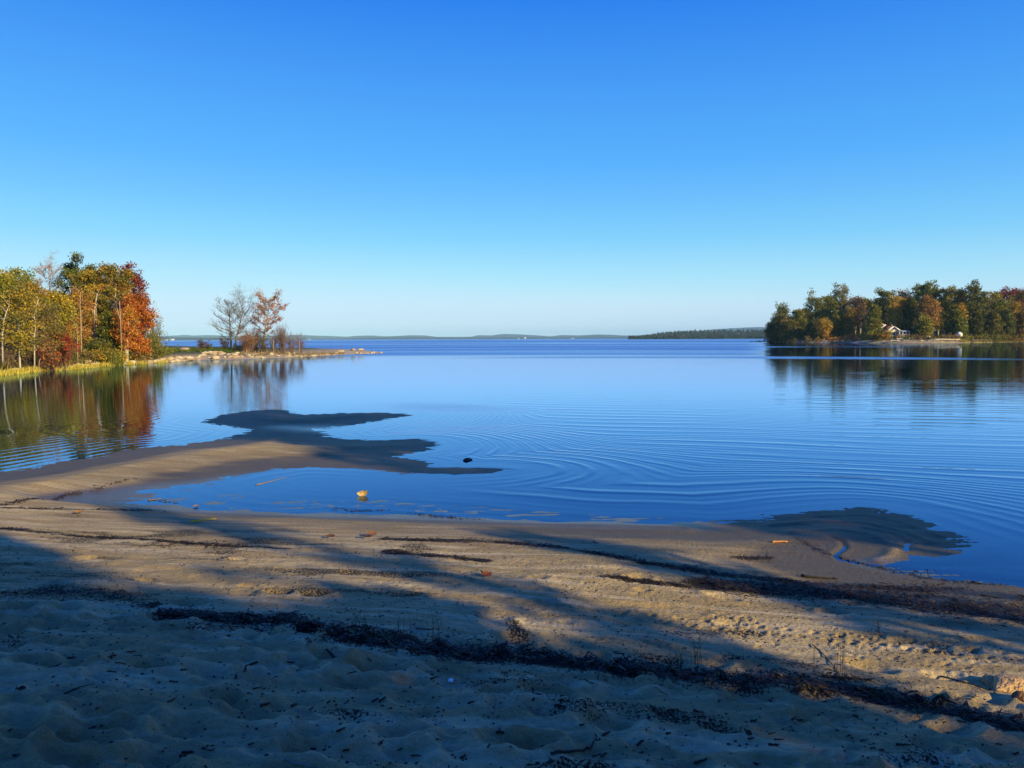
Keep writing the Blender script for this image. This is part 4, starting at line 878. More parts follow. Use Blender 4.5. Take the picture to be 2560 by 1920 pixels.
# ------------------------------------------------------------------ right shore trees
right_trees = [
 (1944, 794, 385, 10.5, dict(pal='dark', mix='dark', shape='round', cb=.05, n=2800, bark=BROWN), 'low dark rounded tree at the very tip of the right shore'),
 (1927, 806, 392, 5, dict(pal='dark', shape='round', cb=.02, n=1100, bark=BROWN), 'small dark bushy tree overhanging the tip rocks'),
 (1962, 797, 378, 5, dict(pal='rust', mix='olive', shape='round', cb=.1, n=700, bark=BROWN), 'small orange brown tree against the dark tip tree'),
 (1955, 766, 392, 8.5, dict(pal='green', mix='pine', shape='round', cb=.5, n=1700, bark=GREY, squash=.5), 'open pine with airy flat crown, leftmost on the right shore'),
 (1995, 773, 380, 7.5, dict(pal='green', mix='olive', shape='column', cb=.08, n=2200), 'olive green column tree right of the airy pine'),
 (1974, 802, 374, 6.5, dict(pal='dark', mix='olive', shape='column', cb=.02, n=1500, bark=BROWN), 'low dark olive tree just right of the small orange brown one'),
 (2014, 765, 395, 6.5, dict(pal='pine', shape='cone', cb=.1, n=1900, droop=.1), 'pointed pine with a small flat top'),
 (2037, 742, 385, 9.0, dict(pal='pine', shape='tall', cb=.3, n=2100, squash=.45), 'layered pine with gaps between its branches, left of the tall pair'),
 (2070, 740, 392, 10, dict(pal='pine', mix='green', shape='round', cb=.2, n=2800, squash=.5), 'broad pine beside the tallest pale crown'),
 (2103, 719, 398, 10.5, dict(pal='pine', mix='pale', shape='tall', cb=.35, n=2300, squash=.5), 'tallest tree left of the house, with pale pinkish top'),
 (2060, 799, 362, 7.0, dict(pal='gold', mix='ygreen', shape='round', cb=.3, n=1300, bark=WHITE, forks=2), 'low golden birch with white forked stems near the left shore'),
 (2087, 785, 366, 5.5, dict(pal='olive', shape='cone', cb=.05, n=1400, droop=.15), 'olive cedar right of the golden birch'),
 (2032, 798, 370, 6.5, dict(pal='dark', shape='cone', cb=.02, n=1700, droop=.15), 'dark low cedar left of the golden birch'),
 (2105, 770, 372, 6.0, dict(pal='green', mix='olive', shape='cone', cb=.05, n=1700, droop=.15), 'green cedar below the tallest pale crown'),
 (2122, 765, 366, 5.2, dict(pal='olive', mix='gold', shape='cone', cb=.08, n=1500, droop=.15), 'narrow olive cedar left of the bare grey trunks'),
 (2138, 741, 372, 8.5, dict(pal='rust', mix='brown', shape='tall', cb=.45, n=1100, bark=GREY, forks=2), 'thin brownish tree over tall bare grey trunks'),
 (2150, 748, 366, 6.5, dict(pal='brown', mix='dark', shape='tall', cb=.5, n=800, bark=(.36, .31, .28), forks=2), 'half bare tree with leaning grey trunks'),
 (2160, 745, 395, 9, dict(pal='pine', shape='round', cb=.2, n=2300), 'dark pine behind the bare grey trunks'),
 (2186, 758, 322, 7.4, dict(pal='olive', mix='green', shape='cone', cb=.02, n=2800, droop=.15), 'big yellow green cedar left of the house'),
 (2207, 723, 372, 10.5, dict(pal='pine', shape='round', cb=.35, n=2600, squash=.5), 'dark spreading pine above the house'),
 (2216, 760, 366, 6.5, dict(pal='dark', shape='cone', cb=.02, n=2100, droop=.15), 'black green conifer right behind the house'),
 (2251, 724, 372, 9.5, dict(pal='pale', mix='rust', shape='round', cb=.4, n=900, bark=WHITE, bare=2), 'sparse pale tree with thin twiggy top behind the house'),
 (2234, 742, 348, 5.6, dict(pal='yellow', mix='gold', shape='tall', cb=.4, n=1400, bark=WHITE), 'yellow birch with white trunk rising behind the house'),
 (2256, 745, 350, 5.5, dict(pal='olive', mix='gold', shape='tall', cb=.2, n=1500), 'olive gold tree right of the yellow birch'),
 (2274, 738, 346, 8.5, dict(pal='dark', mix='green', shape='cone', cb=.02, n=3200, droop=.15), 'large dark conifer right of the house'),
 (2290, 712, 375, 7, dict(pal='pine', shape='tall', cb=.4, n=1500, squash=.45), 'dark pine leaning at the left of the tallest pine group'),
 (2316, 709, 362, 11.5, dict(pal='pine', mix='green', shape='round', cb=.3, n=3200, squash=.45), 'tallest broad pine of the right shore'),
 (2334, 708, 370, 5, dict(pal='pine', shape='cone', cb=.3, n=1100, droop=.1), 'pointed pine top beside the tallest broad pine'),
 (2312, 746, 338, 8.5, dict(pal='rust', mix='olive', shape='round', cb=.25, n=2100, bark=WHITE), 'rounded reddish brown tree under the tallest pine'),
 (2332, 747, 336, 4.6, dict(pal='rust', mix='gold', shape='round', cb=.55, n=700, bark=WHITE, r0=.34), 'tree with a bright thick pale trunk below the tallest pine'),
 (2312, 797, 322, 8.0, dict(pal='ygreen', mix='olive', shape='round', cb=.2, n=1700, bark=TAN), 'low rounded yellow green cedar above the pale rocks'),
 (2345, 770, 350, 5.0, dict(pal='dark', shape='tall', cb=.5, n=700, bark=WHITE, forks=2, r0=.22), 'dark tree with two thin white trunks before a black gap'),
 (2358, 752, 372, 8, dict(pal='dark', shape='cone', cb=.02, n=2300), 'black conifer filling the gap behind white trunks'),
 (2356, 722, 358, 6, dict(pal='olive', mix='ygreen', shape='tall', cb=.4, n=1300), 'slim olive topped tree left of the yellow green crown'),
 (2380, 719, 354, 8.5, dict(pal='ygreen', mix='yellow', shape='tall', cb=.3, n=2500, bark=TAN), 'bright yellow green broadleaf tree with full crown'),
 (2397, 721, 368, 5.0, dict(pal='maroon', shape='round', cb=.4, n=900), 'small dark red crown behind the yellow green tree'),
 (2401, 752, 338, 3.4, dict(pal='gold', mix='yellow', shape='column', cb=.45, n=800), 'narrow orange gold column above the white shed'),
 (2388, 770, 334, 7.5, dict(pal='dark', mix='green', shape='cone', cb=.03, n=2600, droop=.15), 'dark conifer left of the white shed'),
 (2403, 795, 330, 4.5, dict(pal='green', shape='round', cb=.1, n=1000), 'rounded green cedar over the white shed'),
 (2424, 716, 350, 9.5, dict(pal='pine', mix='dark', shape='tall', cb=.1, n=3400), 'dark domed pine right of the white shed'),
 (2449, 724, 352, 7.5, dict(pal='pine', shape='tall', cb=.12, n=2400, squash=.5), 'blue green pine with ragged right side'),
 (2440, 775, 330, 6.5, dict(pal='dark', shape='cone', cb=.03, n=1900, droop=.15), 'low dark conifer in front of the domed pine'),
 (2468, 744, 362, 7, dict(pal='brown', mix='olive', shape='tall', cb=.3, n=1200, bark=GREY), 'brown thin tree with visible grey stem'),
 (2485, 727, 372, 8.0, dict(pal='gold', mix='yellow', shape='round', cb=.3, n=1500), 'orange gold crown left of the maroon one'),
 (2500, 745, 352, 8.5, dict(pal='green', mix='olive', shape='tall', cb=.05, n=2600), 'mid green tree in front of the orange gold crown'),
 (2516, 727, 392, 13, dict(pal='maroon', mix='red', shape='round', cb=.3, n=2800), 'wide maroon crown on the skyline near the right edge'),
 (2534, 722, 396, 9, dict(pal='maroon', mix='red', shape='round', cb=.3, n=1800), 'higher maroon crown right of the wide one'),
 (2546, 712, 402, 6, dict(pal='brown', n=150, bare=2, shape='round', cb=.4, bark=GREY), 'bare twiggy treetop sticking out of the maroon crowns'),
 (2532, 752, 356, 7, dict(pal='olive', mix='gold', shape='tall', cb=.1, n=1700), 'olive gold tree below the maroon crowns'),
 (2482, 775, 340, 8, dict(pal='olive', mix='dark', shape='cone', cb=.02, n=2300, droop=.15), 'olive conifer in the front row right of the ragged pine'),
 (2516, 768, 345, 8, dict(pal='dark', mix='green', shape='cone', cb=.02, n=2500, droop=.15), 'very dark conifer in the front row near the right edge'),
 (2553, 722, 372, 9, dict(pal='rust', mix='olive', shape='round', cb=.2, n=2200), 'reddish brown tree cut by the right edge'),
 (2556, 775, 352, 8, dict(pal='olive', mix='rust', shape='cone', cb=.02, n=2000), 'olive conifer cut by the right edge'),
 (2595, 730, 380, 12, dict(pal='green', mix='rust', shape='round', cb=.1, n=2200), 'tree just beyond the right edge'),
]
for i, (px, top, D, Wd, kw, lab) in enumerate(right_trees):
    loc = place(px, D, right_z); H = hgt(px, top, D, loc[2]) * .97 - .6
    kw['leaf'] = .64; kw.setdefault('nl', 26); kw['n'] = int(kw['n'] * 2.2); kw['cb'] = kw.get('cb', .2) * .6; kw.setdefault('bark', (.17, .15, .13))
    tree('tree', lab, 'tree', loc, 500 + i, H, Wd, group='trees of the right shore', minr=1.25, **kw)
rs = []
for i, (px, top, D, Wd, p, mx, n, lab) in enumerate([
    (1985, 843, 352, 6, 'brown', 'dark', 300, 'low brown bush near the tip of the right shore'), (2018, 840, 352, 7, 'olive', 'brown', 380, 'low bush below the dark low cedar'), (2045, 842, 348, 6, 'rust', 'olive', 300, 'low rusty bush left of the golden birch stems'),
    (2083, 842, 346, 7, 'orange', 'olive', 340, 'low orange bush right of the golden birch stems'), (2112, 841, 344, 6, 'rust', 'gold', 300, 'low rusty gold bush below the olive cedars'), (2134, 835, 340, 7, 'orange', 'rust', 420, 'orange bush at the foot of the grey trunks'),
    (2158, 830, 338, 6.5, 'ygreen', 'olive', 480, 'yellow green bush right of the grey trunks'), (2178, 838, 336, 6, 'olive', 'rust', 320, 'low olive bush under the big cedar'), (2212, 828, 316, 5.0, 'gold', 'orange', 420, 'orange bush in front of the left half of the house'),
    (2222, 822, 315, 4.0, 'ygreen', 'yellow', 380, 'yellow green bush against the house front'), (2290, 838, 322, 7, 'rust', 'brown', 320, 'low rusty bush right of the deck'), (2362, 838, 318, 9, 'olive', 'brown', 420, 'low olive bush above the pale log'),
    (2388, 834, 322, 5, 'rust', 'olive', 280, 'small rusty bush left of the white shed'), (2420, 838, 322, 8, 'ygreen', 'olive', 420, 'low yellow green bush right of the white shed'), (2455, 836, 325, 8, 'olive', 'green', 420, 'low olive bush below the ragged pine'),
    (2500, 836, 332, 9, 'green', 'olive', 460, 'low green bush below the front conifers'), (2545, 836, 340, 9, 'olive', 'rust', 460, 'low olive bush near the right edge')]):
    loc = place(px, D, right_z); H = hgt(px, top, D, loc[2]); shrub('shrub', lab, 'shrub', loc, 600 + i, max(H, 1.0), Wd, p, n=n, leaf=.45, stems=12, mix=mx, group='low bushes along the right shore', twig=0)
pts = []
for k in range(11000):
    px = rg.uniform(1935, 2600); D = rg.uniform(300, 400); x, y, _ = at_depth(px, 850, D); s = float(sdf([x], [y], right_poly)[0])
    if s < 8 or s > 40: continue
    pts.append((x, y, right_z(x, y) - .1))
blades('undergrowth', 'rusty and green undergrowth between beach and trees of the right shore', 'undergrowth', pts, [(.16, .12, .03), (.22, .10, .03), (.10, .11, .03), (.07, .07, .02)], .5, 1.6, 12, wid=.3, lean=.4)
pts = []
for k in range(4200):
    px = rg.uniform(2395, 2600); x, y = on_plane(px, np.interp(px, [2410, 2480, 2560, 2700], [857.4, 856.2, 855, 854.5])); y2 = y + rg.uniform(1, 14); x2 = x * y2 / y; pts.append((x2, y2, right_z(x2, y2) - .1))
blades('reeds', 'yellow green reeds along the waterline at the right', 'reeds', pts, [(.30, .27, .05), (.22, .24, .04), (.38, .28, .08)], .4, 1.0, 13, wid=.14, lean=.3)
# stones and logs of the right shore
for k in range(60):
    px = rg.uniform(1925, 2560); yy = np.interp(px, [1922, 2050, 2180, 2340, 2480, 2560], [855.2, 856.8, 858, 858.2, 856.2, 855]); x, y = on_plane(px, yy); y2 = y + rg.uniform(.5, 10); x2 = x * y2 / y
    s = rg.uniform(.3, .75); rock('one of the pale stones scattered on the beach of the right shore', (x2, y2, right_z(x2, y2) + s * .15), s, rock_lib[rg.integers(8)], rg.uniform(0, 6), (1.3, 1, .8), 'stones on the beach of the right shore')
dark_rock = rock_mesh(21, .5, 2); set_tint(dark_rock, (.07, .06, .055))
for k, (px, py) in enumerate([(1878, 854.6), (1888, 854.3), (1896, 853.8), (1899, 852.4), (1904, 854), (1910, 853.4), (1914, 852.8), (1919, 852.6), (1924, 852.5), (1892, 854.4)]):
    x, y = on_plane(px, 854.4); rock('one of the dark rocks trailing into the water off the right shore tip', (x, y, (854.4 - py) * .2 + .05), .9 if k != 3 else .8, dark_rock, k, (1.6, 1, .8), 'dark rocks off the right shore tip')
for (px, py, D, s, st, lab) in [(2312, 840, 322, .9, (1, 1, 1), 'white boulder standing out on the bank right of the deck'), (2322, 842, 320, .7, (1.6, 1, .8), 'pale flat rock beside the white boulder'), (2272, 847, 314, .7, (1.3, 1, .8), 'pale rock at the right end of the low dock')]:
    x, y, z = at_depth(px, py, D); me = rock_lib[4]; rock(lab, (x, y, z), s, me, px, st)
for (x0, x1, y_, D, lab) in [(2330, 2400, 848, 312, 'long pale driftwood log lying on the right beach'), (2425, 2470, 850, 314, 'dark log lying at the reeds on the right'), (2345, 2385, 851.5, 309, 'shorter log below the long pale one')]:
    P = [at_depth(x0 + (x1 - x0) * f, y_ + rg.uniform(-.5, .5), D) for f in np.linspace(0, 1, 7)]; mb = MB(); mb.path(P, np.linspace(.28, .16, 7), np.array((.55, .46, .34) if 'pale' in lab[:10] else (.14, .10, .07)), 7)
    o = mb.build('log', M_BARK, smooth=True); tag(o, lab, 'log')
x, y, z = at_depth(2484, 848, 316)
mb = MB(); n = 12; Pt = []
for i in range(n + 1):
    f = i / n; ww = .75 * math.sin(math.pi * (.08 + .84 * f)) ; hh = .55 * math.sin(math.pi * (.12 + .76 * f)) ** .6
    Pt.append([(-2.4 + 4.8 * f, ww * math.cos(a), hh * math.sin(a)) for a in np.linspace(0, math.pi, 7)])
Pt = np.array(Pt).reshape(-1, 3); Qs = [(i * 7 + j, (i + 1) * 7 + j, (i + 1) * 7 + j + 1, i * 7 + j + 1) for i in range(n) for j in range(6)]
mb.add(Pt, Qs, np.array((.6, .55, .48))); boat = mb.build('rowing_boat', M_PAINT, smooth=True); boat.location = (x, y, right_z(x, y) + .1); tag(boat, 'pale upturned rowing boat on the bank right of the white shed', 'boat')

def deep_wood(label, x0, x1, D0, D1, sky_pts, zf, count, size, leaf, seed, pals, per=40):
    mb = MB(); rg = np.random.default_rng(seed); sx_, sy_ = zip(*sky_pts); tr = []
    for k in range(count):
        px = rg.uniform(x0, x1); D = rg.uniform(D0, D1); x, y, zt = at_depth(px, np.interp(px, sx_, sy_) + rg.uniform(0, 10), D); zb = zf(x, D); H = zt - zb
        if H < 1: continue
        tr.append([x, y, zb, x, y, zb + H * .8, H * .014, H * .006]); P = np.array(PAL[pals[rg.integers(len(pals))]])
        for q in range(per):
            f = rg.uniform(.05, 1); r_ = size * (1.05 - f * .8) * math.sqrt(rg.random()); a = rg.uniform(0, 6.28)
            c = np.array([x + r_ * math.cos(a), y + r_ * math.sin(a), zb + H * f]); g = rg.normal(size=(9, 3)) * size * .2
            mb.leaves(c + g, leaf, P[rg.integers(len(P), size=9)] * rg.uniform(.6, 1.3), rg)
    mb.tubes(tr, np.array(GREY) * .7, 5)
    return tag(mb.build('woods', M_LEAF), label, 'woods', kind='stuff')
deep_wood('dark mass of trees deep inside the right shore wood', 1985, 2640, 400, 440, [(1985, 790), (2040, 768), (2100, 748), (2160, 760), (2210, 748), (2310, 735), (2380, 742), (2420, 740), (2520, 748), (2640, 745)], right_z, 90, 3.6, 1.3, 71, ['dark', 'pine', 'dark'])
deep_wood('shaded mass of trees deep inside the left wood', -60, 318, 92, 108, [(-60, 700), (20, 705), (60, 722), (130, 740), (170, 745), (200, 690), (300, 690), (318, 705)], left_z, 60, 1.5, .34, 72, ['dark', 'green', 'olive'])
# ------------------------------------------------------------------ cottage, shed, docks
HD = 326.0
def hx(px): return at_depth(px, 840, HD)[0]
cot = empty('cottage', (hx(2233), HD, 2.6)); tag(cot, 'cream cottage with gabled roof and covered porch among the right shore trees', 'cottage')
cx = hx(2233); CREAM = (.62, .55, .40); TRIM = (.78, .74, .66); ROOF = (.20, .11, .07); GLASS = (.03, .04, .05)
g0, g1 = hx(2214) - cx, hx(2251) - cx
mb = MB(); mb.box(g0 + .5, g1 - .5, 0, 9, -.6, 2.7, CREAM)
mb.add([(g0 + .5, -.0, 2.7), (g1 - .5, 0, 2.7), ((g0 + g1) / 2, 0, 4.2), ((g0 + g1) / 2, 0, 4.2)], [(0, 1, 2, 3)], CREAM)
mb.box(hx(2251) - cx - .5, hx(2262) - cx, 2.2, 8.5, -.6, 2.5, CREAM)
mb.box(hx(2206) - cx, g0 + .497, 3, 10, -.6, 3.2, (.22, .17, .12)); mb.build('wall', M_PAINT, cot)
mx_ = (g0 + g1) / 2
mb = MB(); mb.slab([(g0, -.6, 2.55), (mx_, -.6, 4.45), (mx_, 9.4, 4.45), (g0, 9.4, 2.55)], .14, ROOF); mb.slab([(mx_ + .003, -.6, 4.45), (g1, -.6, 2.55), (g1, 9.4, 2.55), (mx_ + .003, 9.4, 4.45)], .14, ROOF)
rf = mb.build('roof', M_PAINT, cot)
mb = MB(); mb.slab([(g0 - .1, -.68, 2.62), (mx_, -.68, 4.55), (mx_, -.6, 4.55), (g0 - .1, -.6, 2.62)], .38, TRIM); mb.slab([(mx_, -.68, 4.55), (g1 + .1, -.68, 2.62), (g1 + .1, -.6, 2.62), (mx_, -.6, 4.55)], .38, TRIM); mb.build('fascia', M_PAINT, rf)
ux0, ux1 = hx(2204) - cx, hx(2226) - cx; um = ux1 - .9
mb = MB(); mb.slab([(ux0, 2.6, 3.2), (um, 2.6, 5.2), (um, 10, 5.2), (ux0, 10, 3.2)], .14, ROOF); mb.slab([(um, 2.6, 5.2), (ux1 + 1.6, 2.6, 3.6), (ux1 + 1.6, 10, 3.6), (um, 10, 5.2)], .14, ROOF)
r2 = mb.build('rear_roof', M_PAINT, cot); mb = MB(); mb.slab([(ux0, 2.5, 3.3), (um, 2.5, 5.3), (um, 2.6, 5.3), (ux0, 2.6, 3.3)], .34, TRIM); mb.build('fascia', M_PAINT, r2)
mb = MB(); mb.box(ux0, um + .8, 5.6, 8.4, 4.6, 5.3, (.30, .22, .17)); mb.box(ux0 - .1, um + .9, 5.5, 8.5, 5.3, 5.48, TRIM); mb.build('dormer', M_PAINT, cot)
p0, p1 = hx(2240) - cx, hx(2269) - cx
mb = MB(); mb.slab([(p0, -2.4, 2.5), (p1, -2.4, 2.35), (p1, 2.6, 2.75), (p0, 2.6, 2.75)], .2, TRIM); mb.build('porch_roof', M_PAINT, cot)
for f in (0, .33, .66, 1): mb = MB(); xx = p0 + .4 + (p1 - p0 - .8) * f; mb.box(xx - .1, xx + .1, -2.25, -2.05, .2, 2.2, TRIM); mb.build('post', M_PAINT, cot)
mb = MB(); mb.box(p0 - .4, p1 - .6, -2.8, 2.1, .0, .2, (.55, .50, .42)); mb.box(p0 - .4, p1 - .6, -2.8, -2.7, .2, .35, TRIM)
for f in np.linspace(0, 1, 12): xx = p0 - .3 + (p1 - p0 - .4) * f; mb.box(xx - .03, xx + .03, -2.79, -2.73, .352, 1.0, TRIM)
mb.box(p0 - .4, p1 - .6, -2.8, -2.7, 1.0, 1.08, TRIM); mb.build('deck', M_PAINT, cot)
for (xa, xb, za, zb, yy) in [(g0 + 1.1, g0 + 2.2, .7, 1.9, -.03), (g0 + 2.8, g0 + 3.9, .7, 1.9, -.03), (p0 + 1.2, p0 + 2.2, .8, 2.0, -.03 if p0 + 1.2 < g1 - .6 else 2.17), (hx(2255) - cx, hx(2259) - cx, .8, 1.9, 2.17), (mx_ - .4, mx_ + .4, 2.95, 3.5, -.03)]:
    mb = MB(); mb.box(xa, xb, yy - .05, yy + .01, za, zb, GLASS); wn = mb.build('window', M_PAINT, cot)
    mb = MB(); mb.box(xa - .12, xb + .12, yy - .09, yy - .052, zb, zb + .12, TRIM); mb.box(xa - .12, xb + .12, yy - .09, yy - .052, za - .12, za, TRIM); mb.box(xa - .12, xa, yy - .09, yy - .052, za, zb, TRIM); mb.box(xb, xb + .12, yy - .09, yy - .052, za, zb, TRIM); mb.build('frame', M_PAINT, wn)
mb = MB(); mb.box(g1 - 1.9, g1 - 1.0, -.06, .0, -.2, 1.9, (.35, .22, .14)); mb.build('door', M_PAINT, cot)
mb = MB(); mb.box(mx_ + 1.6, mx_ + 2.2, 5, 5.7, 3.0, 5.2, (.32, .15, .11)); mb.build('chimney', M_PAINT, rf)
def dock(label, px0, px1, py, D, dep, th=.22, name='dock'):
    xa = at_depth(px0, py, D); xb = at_depth(px1, py, D); zc = xa[2]; t = empty(name, ((xa[0] + xb[0]) / 2, D, zc)); tag(t, label, 'dock'); hw = (xb[0] - xa[0]) / 2
    mb = MB()
    for q in range(10):
        a = -hw + 2 * hw * q / 10; mb.box(a, a + 2 * hw / 10 - .03, -dep / 2, dep / 2, -th, 0, np.array((.66, .60, .52)) * rg.uniform(.85, 1.1))
    mb.build('planks', M_PAINT, t)
    for sx_ in (-hw + .3, 0, hw - .3):
        mb = MB(); mb.box(sx_ - .11, sx_ + .11, -dep / 2 + .05, -dep / 2 + .27, -max(zc - right_z(t.location[0] + sx_, D) + .5, .7), -th - .002, (.45, .38, .30)); mb.build('post', M_PAINT, t)
dock('long pale low platform on the beach below the house', 2238, 2278, 845.6, 315, 2.2)
dock('short dock standing at the waterline in front of the house', 2224, 2258, 850.4, 309, 1.6, .16)
sh_ = empty('shed', (at_depth(2401, 838, 326)[0], 326, at_depth(2401, 840.5, 326)[2])); tag(sh_, 'tiny white shed below the orange column tree', 'shed')
mb = MB(); mb.box(-.85, .85, 0, 1.8, -.4, 1.35, (.8, .78, .72)); mb.add([(-.85, 0, 1.35), (.85, 0, 1.35), (0, 0, 1.75), (0, 0, 1.75)], [(0, 1, 2, 3)], (.8, .78, .72)); mb.build('wall', M_PAINT, sh_)
mb = MB(); mb.slab([(-1.0, -.2, 1.30), (0, -.2, 1.85), (0, 2, 1.85), (-1.0, 2, 1.30)], .07, (.6, .56, .5)); mb.slab([(.003, -.2, 1.85), (1.0, -.2, 1.30), (1.0, 2, 1.30), (.003, 2, 1.85)], .07, (.6, .56, .5)); mb.build('roof', M_PAINT, sh_)
mb = MB(); mb.box(-.3, .3, -.05, -.003, -.3, 1.1, (.5, .47, .42)); mb.build('door', M_PAINT, sh_)
# far pale buildings
for px, wd, hh, D, y_, lab in [(415, 22, 6, 3480, 850.2, 'pale building on the far dark shore seen past the left wood'), (428, 30, 9, 3480, 850.2, 'long pale building right of the first on the far dark shore'), (772, 26, 5, 5100, 848.6, 'tiny white building on the far shore right of the point'), (1312, 20, 16, 5100, 848.4, 'tall white building on the far shore near the middle'), (1296, 16, 8, 5100, 848.4, 'low white building left of the tall white one far away'), (1430, 30, 5, 5100, 848.2, 'tiny low white building far right of the tall one')]:
    X, Y, _ = at_depth(px, y_, D); wd *= .7; hh *= .7; t = empty('far_building', (X, Y, 0)); tag(t, lab, 'building'); mb = MB(); mb.box(-wd / 2, wd / 2, 0, 14, -.5, hh, (.5, .48, .46)); mb.build('wall', M_PAINT, t)
    mb = MB(); mb.slab([(-wd / 2 - 1, -1, hh - .2), (wd / 2 + 1, -1, hh - .2), (wd / 2 + 1, 7, hh + 2.5), (-wd / 2 - 1, 7, hh + 2.5)], .3, (.35, .3, .28)); mb.slab([(-wd / 2 - 1, 7, hh + 2.5), (wd / 2 + 1, 7, hh + 2.5), (wd / 2 + 1, 15, hh - .2), (-wd / 2 - 1, 15, hh - .2)], .3, (.35, .3, .28)); mb.build('roof', M_PAINT, t)

# ------------------------------------------------------------------ trees behind and beside the viewer: they shade the beach
def sh_tree(s, t, H, Wd, label, seed, **kw):
    x = s * Nh[0] + t * Lh[0]; y = s * Nh[1] + t * Lh[1]
    z = .9 if y < 6 else .6
    kw.setdefault('minr', .8 if Wd > 2.5 else .3); kw.setdefault('n', 5200); kw.setdefault('leaf', .45); kw.setdefault('nl', 30); kw.setdefault('cb', .15); kw.setdefault('shape', 'tall'); kw.setdefault('pal', 'green')
    return tree('shore_tree', label, 'tree', (x, y, z), seed, H, Wd, group='trees behind the beach', **kw)
sh_tree(-.2, -20, 13, 5.4, 'broad green tree right behind the viewpoint, nearest the water', 801, mix='olive', n=16000)
sh_tree(1.3, -14, 9.4, 2.3, 'round tree between the viewpoint and the broad green tree', 814, mix='olive', n=7000, cb=.05)
sh_tree(-4.6, -19, 14, 7, 'tall green tree second back from the water behind the viewpoint', 802, n=15000)
sh_tree(-10, -17, 15, 8, 'wide green tree third back behind the viewpoint', 803, n=14000)
sh_tree(-3, -28, 16, 7, 'tall tree standing behind the broad green one', 804, n=14000)
sh_tree(-8, -28, 16, 8, 'tall tree farther back in the wood behind the beach', 805, n=14000)
sh_tree(.6, -11, 5.2, 3.6, 'small bushy tree at the top of the beach', 812, mix='olive', n=6000, cb=.05)
sh_tree(3.4, -12, 5.5, 1.7, 'low rounded tree between the wood and the cedars', 813, n=3200, cb=.04, leaf=.26, shape='column')
sh_tree(4.6, -15, 9.2, .5, 'very slim cedar beside the beach to the right', 806, shape='column', n=1600, cb=.08, leaf=.2)
sh_tree(6.6, -14, 6.6, 1.15, 'narrow young cedar right of the slim one', 807, shape='column', n=1800, cb=.1, leaf=.22)
sh_tree(9.9, -14, 6.6, 1.1, 'small cedar at the head of the cove', 811, shape='column', n=420, cb=.1, leaf=.24)
sh_tree(11.2, -18, 15.6, 3.0, 'taller rounded tree past the cove', 809, n=5200, cb=.25)
sh_tree(15.0, -16, 18, 4.0, 'tall pine farthest along the right side', 810, pal='pine', n=7000, cb=.3)

# ------------------------------------------------------------------ weed lines, sticks and litter on the sand
rg = np.random.default_rng(31)
for wi, ((pts, hw, st, dens, lab), ln) in enumerate(zip(wracks, wl)):
    ln = np.array(ln); seg = np.diff(ln, axis=0); sl_ = np.hypot(seg[:, 0], seg[:, 1]); cum = np.concatenate([[0], np.cumsum(sl_)]); tot = cum[-1]; n = int(dens * tot * .8)
    s = rg.uniform(0, tot, n); i = np.clip(np.searchsorted(cum, s) - 1, 0, len(seg) - 1); f = (s - cum[i]) / sl_[i]; P = ln[i] + seg[i] * f[:, None]; dirs = seg[i] / sl_[i][:, None]
    nrm = np.stack([-dirs[:, 1], dirs[:, 0]], -1)
    wob = 1 + 1.6 * fbm(P[:, 0] * 2.2, P[:, 1] * 2.2, 4, 77); wob = np.clip(wob, .15, 2.2)
    off = rg.normal(0, 1, n) * hw * wob * np.where(rg.random(n) < .2, 1.7, .7); P = P + nrm * off[:, None] + rg.normal(0, .01, (n, 2))
    keep = vnoise(P[:, 0] * 3.1, P[:, 1] * 5.0, 55 + wi) + .3 * (rg.random(n) - .5) > (.38 if st < .95 else .27); P = P[keep]; dirs = dirs[keep]; off = off[keep]; n = len(P)
    z = np.array([zgrid(a, b) for a, b in P]); pile = (.028 if st > .9 else .010) * np.exp(-(off / hw) ** 2)
    z = z + pile * rg.random(n) + .002
    ang = np.arctan2(dirs[:, 1], dirs[:, 0]) + rg.normal(0, .7, n); Ls = rg.uniform(.012, .05, n) * rg.choice([1, 1, 1.8, 3.2], n, p=[.4, .36, .2, .04]); wd = rg.uniform(.0015, .005, n)
    d = np.stack([np.cos(ang), np.sin(ang), rg.normal(0, .22, n)], -1); u = np.stack([-np.sin(ang), np.cos(ang), rg.normal(0, .5, n)], -1)
    C = np.stack([P[:, 0], P[:, 1], z], -1); bend = rg.normal(0, .3, n)[:, None] * Ls[:, None]
    A = C - d * Ls[:, None] / 2; B = C + np.array([[0, 0, 1]]) * np.abs(bend) * .35 + u * bend * .4; E_ = C + d * Ls[:, None] / 2
    W_ = u * wd[:, None]
    V = np.stack([A - W_, A + W_, B - W_, B + W_, E_ - W_, E_ + W_], 1).reshape(-1, 3); b = (np.arange(n) * 6)[:, None]
    Q = np.concatenate([b + np.array([[0, 1, 3, 2]]), b + np.array([[2, 3, 5, 4]])], 1).reshape(-1, 4)
    cc = np.array([(.03, .022, .015), (.05, .032, .02), (.018, .015, .012), (.065, .045, .03)])[rg.choice(4, n, p=[.4, .3, .22, .08])] * rg.uniform(.6, 1.3, (n, 1))
    tag(raw_mesh('seaweed', V, Q, M_WEED, col=np.repeat(cc, 2, 0)), lab, 'weed line', kind='stuff')
